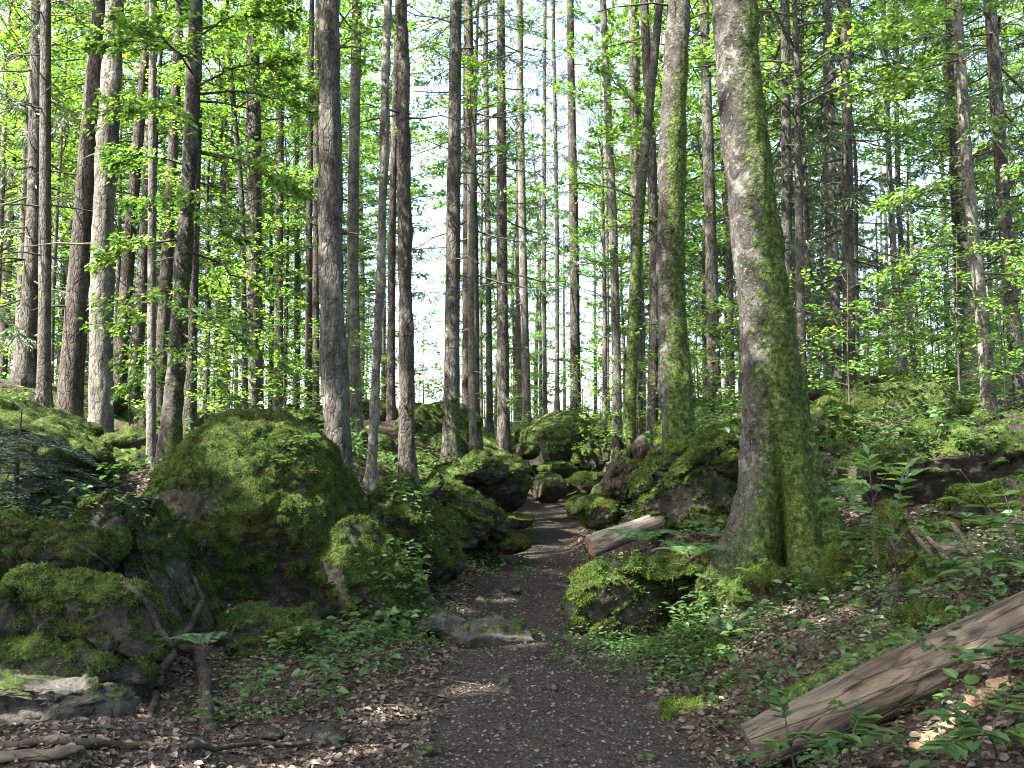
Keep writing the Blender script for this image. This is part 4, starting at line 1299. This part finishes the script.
# roots over the rocks at left
for i, (pts, r0, r1, lab) in enumerate([
        ([(70, 540, 7.6), (108, 566, 7.35), (140, 596, 7.2), (160, 630, 7.1), (176, 650, 7.1)], .018, .024, "slim dark root creeping down over the broad mossy boulder"),
        ([(176, 648, 7.1), (162, 668, 7.0), (155, 700, 6.85), (146, 728, 6.75)], .032, .022, "slender brown root prop reaching the leaf litter beside the rock slab"),
        ([(180, 646, 7.1), (196, 654, 7.05), (203, 680, 6.95), (204, 712, 6.8), (212, 735, 6.7)], .045, .055, "thick mossy root post planted in the litter below the fern"),
        ([(172, 640, 7.15), (190, 626, 7.3), (200, 600, 7.6), (190, 570, 7.8)], .04, .02, "dark root climbing up towards the crack from the root post")]):
    pts = np.array(pts)
    tt = np.linspace(0, len(pts) - 1, 14)
    pts = [on_surface(np.interp(t_, np.arange(len(pts)), pts[:, 0]), np.interp(t_, np.arange(len(pts)), pts[:, 1]), r0 * (.3 if 0 < t_ < len(pts) - 1 else -1.2), 7.2) for t_ in tt]
    o = stick("tree_root", lab, pts, r0, r1, M_ROOT, "root", 14, None, .12, 40, 20 + i)
# mossy stump right of the largest beech
rock_px("mossy_stump", "mossy rotten stump with ragged top beside the largest beech", 898, 558, 7.7, 26, 58, .22, 211, sub=6, fuzz=16000, moss=.6, ncut=5, mat=M_ROOT, cat="stump", cuts=[((.5, 0, .8), .55)])
rock_px("mossy_stump", "low moss cushion spur spreading from the ragged stump towards the fallen log", 930, 590, 7.2, 36, 30, .25, 223, sub=6, fuzz=14000, moss=.8, cat="stump", mat=M_ROOT)
for i, (a, b) in enumerate([((905, 520), (950, 600)), ((925, 535), (975, 605)), ((950, 520), (985, 590)), ((930, 560), (990, 615))]):
    stick("broken_branch", "grey splintered branch lying against the ragged mossy stump", [at(*a, 7.6), at((a[0] + b[0]) / 2 + 6, (a[1] + b[1]) / 2, 7.4), at(*b, 7.1)], .022, .012, M_LOG, "branch", 7, "splintered branches by the ragged stump", .1, 14, 60 + i)
# upturned rotten stump by the path
st = thing("rotten_stump", "dark rotten stump with upturned roots at the path's right bend", "stump", at(626, 496, 12.6))
b0 = at(626, 496, 12.6)
body = rock("stump_body", None, None, b0 + np.array([0, 0, .22]), (.30, .30, .48), 231, ncut=9, sub=6, moss=.1, rough=2.6, low=.4, blocks=12, bamp=2.2, mat=M_ROT, fuzz=3500)
body.parent = st
body.location = (0, 0, .22)
sp = rock("splintered_edge", None, None, b0, (.16, .10, .34), 233, ncut=9, sub=5, moss=.1, rough=2.5, low=.4, blocks=9, bamp=2.5, mat=M_ROT)
sp.parent = st
sp.location = (.22, -.1, .42)
for i, (pts, r0, r1) in enumerate([([(622, 500, 13.1), (606, 488, 12.9), (588, 500, 12.6), (572, 512, 12.4)], .10, .07), ([(640, 470, 13.2), (655, 455, 13.3), (668, 448, 13.4)], .09, .05),
                                   ([(628, 488, 13.0), (612, 470, 12.9), (600, 490, 12.7), (596, 506, 12.6)], .06, .05), ([(645, 500, 13.1), (662, 508, 12.8)], .08, .05),
                                   ([(634, 468, 13.2), (628, 452, 13.2), (622, 446, 13.2)], .07, .03), ([(646, 475, 13.1), (648, 450, 13.2), (642, 440, 13.2)], .06, .02)]):
    P = [at(*p) for p in pts]
    o = stick("root", None, P, r0, r1, M_ROOT if i in (0, 2) else M_ROT, seg=12, moss=.6 if i in (0, 2) else .1, n=26, seed=80 + i)
    o.parent = st
    o.location = [float(v) for v in (P[0] - b0)]
# stump on the far mound
rock_px("rotten_stump", "small broken stump standing in the far mossy mound", 548, 440, 24.0, 10, 20, .3, 241, sub=5, moss=.35, fuzz=1500, mat=M_ROOT, cat="stump")
# crumbled wood in front of the log
g = np.random.default_rng(91)
for k in range(26):
    px, py = g.normal(955, 30), g.normal(692, 16)
    d = 4.75
    p = at(px, py, d)
    p[2] = float(gz(p[0], p[1])[0]) + .012
    s = g.uniform(.015, .05)
    rock("wood_chunk", "crumbled orange brown wood chunk in front of the fallen log", "wood chunk", p, (s * 1.5, s, s * .7), 900 + k, ncut=7, sub=3, moss=-.5, rough=1.2, mat=M_CRUMB, group="crumbled wood chunks by the fallen log", rot=g.uniform(0, 3))

# ------------------------------------------------------------------ plants
def fern(label, base, n, L, seed, az0=0, spread=6.28, lift=.75, group=None):
    g = np.random.default_rng(seed)
    r = thing("fern", label, "fern", base, group)
    for k in range(n):
        az = az0 + spread * (k + g.uniform(-.25, .25)) / n
        dr = np.array([math.cos(az), math.sin(az), 0])
        l = L * g.uniform(.75, 1.1)
        s = np.linspace(0, 1, 22)
        Q = dr[None] * (l * s)[:, None] * .85 + np.array([0, 0, 1.0]) * (l * (lift * s - .75 * lift * s**2.2))[:, None]
        mb = MB()
        V, F = tube(Q, np.linspace(.004, .001, 22), 4)
        mb.add(V, F, 0)
        sd = np.array([-dr[1], dr[0], 0])
        T = unit(np.gradient(Q, axis=0))
        up = unit(np.cross(T, sd))
        up = up * np.sign(up[:, 2:3] + 1e-6)
        for sg in (-1, 1):
            wv = l * .26 * np.sin(math.pi * np.clip(s * .85 + .13, 0, 1)) ** .8
            D = sd * sg + T * .35 - up * .12
            V, F = quad_leaves(Q[3:], D[3:], up[3:] + g.normal(size=(19, 3)) * .1, wv[3:], .026 * l)
            mb.add(V, F, 1)
        link("frond", mb.mesh("frond", [M_TWIG, M_FERN], False), r)
    return r


def leafy_plant(label, base, H, n, leaf, seed, lean=(0, 0), mat=None, name="leafy_sapling", group=None, wid=.42, flat=.2, cat="sapling", start=.3):
    """upright stem with spreading leaves in pairs"""
    g = np.random.default_rng(seed)
    r = thing(name, label, cat, base, group)
    s = np.linspace(0, 1, 9)
    Q = np.stack([lean[0] * s**1.6 * H, lean[1] * s**1.6 * H, s * H * (1 - .15 * s * np.hypot(*lean))], 1) + g.normal(size=(9, 3)) * .012 * H * s[:, None]
    mb = MB()
    V, F = tube(Q, np.linspace(.006 + .004 * H, .002, 9), 5)
    mb.add(V, F)
    link("stem", mb.mesh("stem", M_TWIG), r)
    u = np.clip(start + (1 - start) * (np.arange(n) + .5 * g.random(n)) / n, 0, 1)
    P = np.stack([np.interp(u * 8, np.arange(9), Q[:, j]) for j in range(3)], 1)
    az = np.arange(n) * math.pi + (np.arange(n) // 2) * 1.2 + g.normal(size=n) * .4
    D = np.stack([np.cos(az), np.sin(az), g.normal(size=n) * .22 + .05], 1)
    ln = leaf * g.uniform(.6, 1.15, n)
    pet = ln * .25
    P2 = P + unit(D) * pet[:, None]
    V, F = leaves_geo(P2, D, np.array([0, 0, 1.0]) + g.normal(size=(n, 3)) * flat, ln, ln * wid, .12)
    m2 = MB()
    m2.add(V, F, 0)
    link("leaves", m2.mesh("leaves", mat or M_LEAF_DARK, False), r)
    return r


def compound_plant(label, base, tips, leaf, seed, mat=None, name="leafy_sapling", cat="sapling", group=None, npair=4):
    """a stem whose twigs end in paired leaflets, like a young ash; tips are points"""
    g = np.random.default_rng(seed)
    base = np.asarray(base, float)
    r = thing(name, label, cat, base, group)
    top = np.mean(np.array(tips), 0) - base
    stem = np.stack([np.zeros(3), top * np.array([.25, .25, .55]), top * np.array([.6, .6, .85])])
    mb = MB()
    V, F = tube(stem, [.008, .006, .004], 5)
    mb.add(V, F)
    link("stem", mb.mesh("stem", M_TWIG), r)
    for tp in tips:
        tp = np.asarray(tp, float) - base
        o = stem[1] + (stem[2] - stem[1]) * g.random()
        m_ = (o + tp) / 2 + np.array([0, 0, .06])
        s = np.linspace(0, 1, 9)[:, None]
        Q = (1 - s)**2 * o + 2 * s * (1 - s) * m_ + s * s * tp
        mb = MB()
        V, F = tube(Q, np.linspace(.004, .0015, 9), 4)
        mb.add(V, F, 0)
        td = unit((tp - o) * np.array([1, 1, .25]))
        sd = unit(np.cross(td, [0, 0, 1.0]))
        P, D = [Q[-1]], [td + np.array([0, 0, -.1])]
        for k in range(npair):
            f = .45 + .5 * k / npair
            A = Q[int(f * 8)]
            for sg in (-1, 1):
                P.append(A + 0)
                D.append(td * .55 + sd * sg * .9 + np.array([0, 0, g.normal() * .1 - .05]))
        ln = leaf * g.uniform(.7, 1.1, len(P))
        V, F = leaves_geo(np.array(P), np.array(D), np.array([0, 0, 1.0]) + g.normal(size=(len(P), 3)) * .15, ln, ln * .46, .08)
        mb.add(V, F, 1)
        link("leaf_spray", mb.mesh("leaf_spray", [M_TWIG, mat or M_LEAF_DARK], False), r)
    return r


fern("single fern growing on the mossy root post below the domed boulder", at(205, 648, 7.0), 4, .34, 501, 1.2, 2.6, .7)
fern("fern with hanging fronds on the ferny boulder above the path", at(640, 545, 9.2), 7, .55, 502)
fern("broad fern sprawling on the bank below the hanging fronds", at(650, 580, 9.0), 6, .4, 503)
fern("fern arching over the bank left of the largest beech", at(690, 560, 8.6), 6, .5, 504)
fern("fern right of the largest beech in shade", at(850, 500, 8.6), 6, .5, 505)
fern("low fern hanging at the beech's left root", at(725, 540, 8.7), 5, .35, 506)
fern("fern in dark shade under the rock ledge plants", at(905, 480, 9.0), 6, .5, 507)

g = np.random.default_rng(66)
fk = 0
while fk < 15:
    px, py, d = g.uniform(610, 1000), g.uniform(470, 610), 0
    d = 10.6 - (py - 480) * .022
    p = at(px, py, d)
    if abs(p[0] - path_x(p[1])) < path_w(p[1]) + .3:
        continue
    p[2] = float(gz(p[0], p[1])[0])
    fern("small fern with arching fronds in the undergrowth of the bank around the largest beech", p, int(g.integers(4, 7)), g.uniform(.22, .42), 520 + fk, g.uniform(0, 6), group="small ferns on the right bank")
    fk += 1

# blue green fir sapling at left
fs = thing("fir_sapling", "blue green fir sapling with layered drooping boughs at the left edge", "sapling", at(15, 520, 8.6))
b0 = at(15, 520, 8.6)
mb = MB()
V, F = tube([(0, 0, -.2), (0, 0, .5), (.02, 0, .95)], [.025, .018, .006], 8)
mb.add(V, F)
link("stem", mb.mesh("stem", M_TWIG), fs)
g = np.random.default_rng(77)
for k in range(26):
    h = .05 + .75 * (k / 26)
    az = k * 2.4
    Lb = (1.05 - .55 * k / 26) * g.uniform(.75, 1.1)
    dr = np.array([math.cos(az), math.sin(az), 0])
    s = np.linspace(0, 1, 9)[:, None]
    Q = np.array([0, 0, h]) + dr * Lb * s + np.array([0, 0, 1.0]) * (Lb * (.10 * s - .42 * s * s))
    mb = MB()
    V, F = tube(Q, np.linspace(.009, .003, 9), 5)
    mb.add(V, F, 0)
    sd = np.array([-dr[1], dr[0], 0])
    for j in range(26):
        f = .15 + .85 * j / 26
        A = np.array([np.interp(f * 8, np.arange(9), Q[:, c]) for c in range(3)])
        sg = 1 if j % 2 else -1
        tl = Lb * .42 * (1.08 - f) + .05
        td = unit(dr * .75 + sd * sg * .8 + np.array([0, 0, -.28 + g.normal() * .1]))
        m_ = int(tl / .013) + 4
        r = np.linspace(.02, 1, m_)[:, None]
        P = A + td * tl * r
        pd = unit(np.cross(td, [0, 0, 1.0]))
        for s2 in (-1, 1):
            D = td * .55 + pd * s2 + np.array([0, 0, .12]) + g.normal(size=(m_, 3)) * .1
            V, F = quad_leaves(P, D, np.array([0, 0, 1.0]) + g.normal(size=(m_, 3)) * .2, .036, .014)
            mb.add(V, F, 1)
    link("bough", mb.mesh("bough", [M_TWIG, M_FIR], False), fs)

# young ash like saplings at right
compound_plant("sapling with broad layered leaves hanging before the dark rock ledge", at(900, 620, 6.9), [at(838, 500, 6.6), at(850, 485, 6.9), at(905, 470, 6.8), at(870, 520, 6.4), at(935, 500, 6.7), at(960, 520, 6.5), at(840, 530, 6.6)], .15, 601)
compound_plant("sapling with bright yellow green leaf tips right of the largest beech", at(880, 590, 7.6), [at(850, 470, 7.5), at(868, 455, 7.6), at(900, 455, 7.8), at(845, 480, 7.3)], .14, 602, M_LEAF)
compound_plant("sapling with wide flat leaves reaching in from the right edge above the logs", at(1060, 640, 6.2), [at(960, 560, 6.2), at(940, 578, 6.0), at(985, 540, 6.3), at(1010, 520, 6.5), at(1000, 575, 6.0), at(960, 470, 7.0), at(1000, 480, 6.9)], .16, 603)
compound_plant("low broad leaved seedling in the bottom right corner", at(1000, 775, 4.3), [at(955, 715, 4.3), at(1015, 690, 4.4), at(980, 740, 4.1), at(1030, 730, 4.2), at(930, 760, 4.1)], .14, 604)
compound_plant("seedling with narrow leaves rising in front of the fallen log", at(850, 770, 4.5), [at(862, 715, 4.5), at(840, 738, 4.4), at(885, 730, 4.6), at(815, 755, 4.4)], .12, 605)
compound_plant("seedling with narrow leaves at the right edge above the crumbled wood", at(1010, 690, 4.7), [at(985, 655, 4.7), at(1020, 640, 4.8), at(1030, 665, 4.6)], .13, 606)
compound_plant("seedling leaning over the fallen log's sawn end", at(795, 772, 4.9), [at(780, 700, 4.9), at(800, 735, 4.8), at(765, 752, 4.8)], .10, 607)
# low saplings in the middle distance
g = np.random.default_rng(15)
sap = [(760, 400, 14), (800, 380, 16), (870, 380, 16), (885, 350, 17), (915, 395, 15.5), (935, 370, 17), (960, 390, 15), (1005, 400, 13.5), (1030, 380, 14), (850, 410, 13.5),
       (540, 430, 24), (590, 425, 25), (600, 440, 22), (640, 435, 19), (215, 425, 17), (285, 425, 19), (340, 430, 20), (700, 425, 17), (740, 430, 15), (130, 440, 16), (20, 360, 18), (230, 440, 15)]
for _k in range(80):
    _d = g.uniform(16, 35)
    _x = g.uniform(-.53, .53) * _d
    if abs(_x - path_x(_d)) > 1.4 or _d > 24:
        sap.append((512 + _x / _d * FPX, 400, _d))
shrub_me = []
for k in range(4):
    mb = MB()
    gg = np.random.default_rng(700 + k)
    for j in range(16):
        az = j * 2.4
        h = .25 + 1.9 * j / 16
        l = gg.uniform(.5, 1.0) * (1.1 - .35 * j / 16)
        spray_geo(mb, (0, 0, h), (math.cos(az) * l, math.sin(az) * l, h + gg.uniform(.0, .35)), gg, 46, .085, l * .6, .1, .006, False, 0, 1)
    lv = mb.mesh("leaves", [M_TWIG, M_LEAF], False)
    mb = MB()
    V, F = tube([(0, 0, -.3), (.03, .02, 1.0), (.0, .05, 2.3)], [.016, .011, .004], 6)
    mb.add(V, F)
    shrub_me.append((mb.mesh("stem", M_TWIG), lv))
for k, (px, py, d) in enumerate(sap):
    p = at(px, py, d)
    p[2] = float(gz(p[0], p[1])[0])
    r = thing("leafy_sapling", "young leafy beech sapling with layered light green leaves among the middle trunks", "sapling", p, "young beech saplings among the middle trunks")
    r.rotation_euler = (0, 0, g.uniform(0, 6.28))
    s = g.uniform(.7, 1.25)
    r.scale = (s, s, s)
    link("stem", shrub_me[k % 4][0], r)
    link("leaves", shrub_me[k % 4][1], r)

# ------------------------------------------------------------------ stuff: ground cover, dead leaves
g = np.random.default_rng(33)


def ground_normals(x, y):
    e = .05
    z = gz(x, y)
    return unit(np.stack([(z - gz(x + e, y)) / e, (z - gz(x, y + e)) / e, np.ones_like(z)], 1)), z


# low leaves: clover and ivy like rosettes
N0 = 11000
d = np.sqrt(g.uniform(4.2**2, 17**2, N0))
x = g.uniform(-.53, .53, N0) * d
off = np.abs(x - path_x(d)) - path_w(d)
keep = (off > .18) & (fbm(np.stack([x, d, 0 * x], 1) * .8, 71, 3) - .12 * sstep(9, 13, d) + .22 * (x > 1) * (d > 6.5) > .05) & ~((x < .3) & (d < 6.6)) & (np.hypot((x - 2.15) / .75, (d - 7.6) / 1.1) > 1)
x, d = x[keep], d[keep]
# clover patch left of the path and on the bank at right
for (px, py, dd, sx, sy, n) in [(345, 660, 8.0, .32, .5, 280), (390, 625, 8.9, .3, .35, 260), (270, 695, 6.8, .3, .3, 60), (700, 575, 8.4, .5, .5, 500), (660, 610, 8.6, .35, .4, 300), (700, 650, 7.5, .35, .4, 220), (470, 545, 13.2, .4, .6, 200), (850, 590, 7.4, .4, .3, 120), (960, 440, 11, 1.0, .8, 500)]:
    c = at(px, py, dd)
    x = np.concatenate([x, g.normal(c[0], sx, n)])
    d = np.concatenate([d, g.normal(c[1], sy, n)])
z = gz(x, d)
hx, hy, hz = [], [], []
for (px, py, sx, sy, m) in [(290, 452, 12, 9, 22), (425, 560, 14, 30, 90), (395, 600, 22, 18, 90), (930, 450, 50, 10, 60), (880, 430, 40, 14, 40), (600, 440, 22, 14, 110), (640, 590, 22, 20, 70),
                            (555, 440, 20, 14, 60), (480, 470, 20, 10, 40), (700, 440, 26, 14, 50), (430, 500, 20, 16, 40), (50, 520, 40, 8, 30), (130, 500, 20, 10, 20), (440, 420, 20, 16, 40)]:
    for _ in range(m):
        h_ = on_surface(g.normal(px, sx), g.normal(py, sy), 0.0)
        hx.append(h_[0])
        hy.append(h_[1])
        hz.append(h_[2])
x, d, z = np.concatenate([x, hx]), np.concatenate([d, hy]), np.concatenate([z, hz])
n = len(x)
per = 6
h = g.uniform(.02, .11, n)
az = g.uniform(0, 6.28, (n, per))
el = g.normal(0, .22, (n, per))
ctr = np.stack([x, d, z + h], 1)
D = np.stack([np.cos(az), np.sin(az), el], -1)
tall = (g.random(n) < .16) & (np.abs(x - path_x(d)) > path_w(d) + .45)
h = np.where(tall, g.uniform(.10, .30, n), h)
ctr[:, 2] = z + h
ln = g.uniform(.020, .050, (n, per)) * np.where(tall, 1.9, 1.0)[:, None] * (1 + .03 * (d[:, None] - 6))
P = ctr[:, None] + D * (ln * .5)[..., None] + np.stack([0 * az, 0 * az, g.normal(0, .02, (n, per))], -1)
Nn = np.array([0, 0, 1.0]) + g.normal(size=(n * per, 3)) * .3
V, F = leaves_geo(P.reshape(-1, 3), D.reshape(-1, 3), Nn, ln.ravel(), ln.ravel() * .75, .1)
mb = MB()
mb.add(V, F)
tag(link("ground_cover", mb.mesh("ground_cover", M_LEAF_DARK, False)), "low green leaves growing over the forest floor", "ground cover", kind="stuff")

# dead leaves
N0 = 110000
d = np.sqrt(g.uniform(4.0**2, 16**2, N0))
x = g.uniform(-.53, .53, N0) * d
on = path_mask(x, d)
keep = g.random(N0) < (1 - .3 * on) * (1 - .6 * sstep(8, 15, d))
x, d, on = x[keep], d[keep], on[keep]
nrm, z = ground_normals(x, d)
n = len(x)
az = g.uniform(0, 6.28, n)
D = np.stack([np.cos(az), np.sin(az), g.normal(0, .25, n)], 1)
ln = np.where(on > .5, g.uniform(.010, .034, n), g.uniform(.022, .062, n))
V, F = leaves_geo(np.stack([x, d, z + g.uniform(.002, .022, n)], 1), D, nrm + g.normal(size=(n, 3)) * .4, ln, ln * g.uniform(.45, .7, n), g.uniform(-.3, .5))
mb = MB()
mb.add(V, F)
tag(link("fallen_leaves", mb.mesh("fallen_leaves", M_LITTER, False)), "brown dead beech leaves scattered over path and bank", "dead leaves", kind="stuff")
# fallen twigs
mb = MB()
for k in range(420):
    dd = math.sqrt(g.uniform(4.3**2, 13**2))
    xx = g.uniform(-.5, .5) * dd
    if path_mask(np.array([xx]), np.array([dd]))[0] > .5 and g.random() < .7:
        continue
    a = g.uniform(0, 6.28)
    l = g.uniform(.08, .4)
    xs = xx + math.cos(a) * l * np.array([-.5, 0, .5])
    ys = dd + math.sin(a) * l * np.array([-.5, 0, .5])
    zs = gz(xs, ys) + .012 + np.array([0, g.uniform(0, .03), g.uniform(0, .04)])
    V, F = tube(np.stack([xs, ys, zs], 1), g.uniform(.002, .006), 4)
    mb.add(V, F)
tag(link("twig_litter", mb.mesh("twig_litter", M_TWIG)), "thin dead twigs strewn on the forest floor", "twigs", kind="stuff")

# ------------------------------------------------------------------ unseen canopy added for shade, holes cut in it for sun patches
bpy.context.view_layer.update()
DG = bpy.context.evaluated_depsgraph_get()
PATCHES = [(600, 622, .22), (628, 655, .14), (700, 612, .26), (745, 606, .26), (772, 612, .2), (560, 572, .12), (520, 640, .1), (268, 446, .42), (335, 490, .28), (240, 440, .25), (300, 520, .12), (588, 582, .2), (955, 705, .16), (40, 676, .12), (84, 678, .1), (8, 690, .1), (205, 760, .26),
           (330, 752, .18), (722, 60, .12), (727, 150, .1), (733, 220, .1), (742, 300, .08), (628, 420, .2), (634, 330, .2), (640, 240, .25), (648, 120, .25), (860, 470, .2), (930, 440, .2), (738, 640, .16), (333, 420, .14), (326, 250, .14), (322, 120, .14),
           (652, 500, .2), (668, 480, .2), (490, 476, .25), (545, 515, .12), (450, 480, .2), (420, 500, .12), (120, 500, .2), (40, 420, .3), (90, 440, .2), (690, 570, .12), (650, 590, .12), (100, 300, .3), (190, 200, .3), (180, 400, .2), (240, 120, .5), (130, 90, .5), (280, 200, .4), (110, 350, .4), (230, 350, .4), (405, 300, .2), (450, 200, .3), (820, 600, .15), (705, 700, .12), (470, 690, .1), (400, 720, .12)]
PT = [(on_surface(px, py, 0.0, 9.0), r_) for px, py, r_ in PATCHES]


def thinned(me, M, name):
    """a copy of a crown without the leaves that stand between a sun patch and the sun"""
    n = len(me.vertices)
    V = np.empty(n * 3, np.float32)
    me.vertices.foreach_get("co", V)
    V = V.reshape(-1, 3).astype(float)
    nl = len(me.loops)
    L = np.empty(nl, np.int32)
    me.loops.foreach_get("vertex_index", L)
    F = L.reshape(-1, 4)
    mi = np.empty(len(F), np.int32)
    me.polygons.foreach_get("material_index", mi)
    W = V @ M[:3, :3].T + M[:3, 3]
    c = W[F].mean(1)
    keep = np.ones(len(F), bool)
    for p, r_ in PT:
        q = c - p
        dist = np.linalg.norm(q - (q @ sdir)[:, None] * sdir, axis=1)
        keep &= (dist > r_ + .08) | (mi == 0)
    F, mi = F[keep], mi[keep]
    mb = MB()
    used = np.unique(F)
    rm = np.full(n, -1)
    rm[used] = np.arange(len(used))
    mb.add(V[used], rm[F[mi == 0]], 0)
    mb.F.append((rm[F[mi == 1]], 1))
    return mb.mesh(name, list(me.materials), False)


# unseen trees added beside the view to shade the path
for k, (x, y) in enumerate([(-4.8, 3.2), (-5.4, 6.6), (-7.6, 4.6), (-5.6, 0.2), (-8.4, 1.6), (-4.6, -3.0), (-8.0, -2.0), (-9.8, 5.8), (-12.5, -0.5), (-11.0, 2.6),
                            (5.2, 3.5), (7.6, 7.5), (5, -3), (0, -7), (-6, -9), (5, -9), (9, -4), (-1.5, -13), (9, 1.5)]):
    b = gpt(x, y)
    r = thing("unseen_shade_tree", "unseen broadleaved tree added beside the view, its crown placed to shade the path", "tree", b, "unseen trees added for shade")
    t = link("trunk", TR_SPR[3 if k % 2 else 0], r)
    z0 = 1.19 * (.5 - x) / .866 - 1.0 if k < 10 else 7.5
    if k < 10 and x < -7.5:
        z0 -= 3.0
    c = link("crown", CR_SHADE[k % 3], r, (0, 0, max(z0, 6.0) - b[2]))
    c.scale = (.85, .85, .6)
    c.rotation_euler = (0, 0, k * 1.7)
    if k < 10:
        ca, sa = math.cos(k * 1.7), math.sin(k * 1.7)
        M = np.eye(4)
        M[:3, :3] = np.array([[ca, -sa, 0], [sa, ca, 0], [0, 0, 1.0]]) @ np.diag([.85, .85, .6])
        M[:3, 3] = b + np.array(c.location)
        c.data = thinned(CR_SHADE[k % 3], M, "shade_crown")
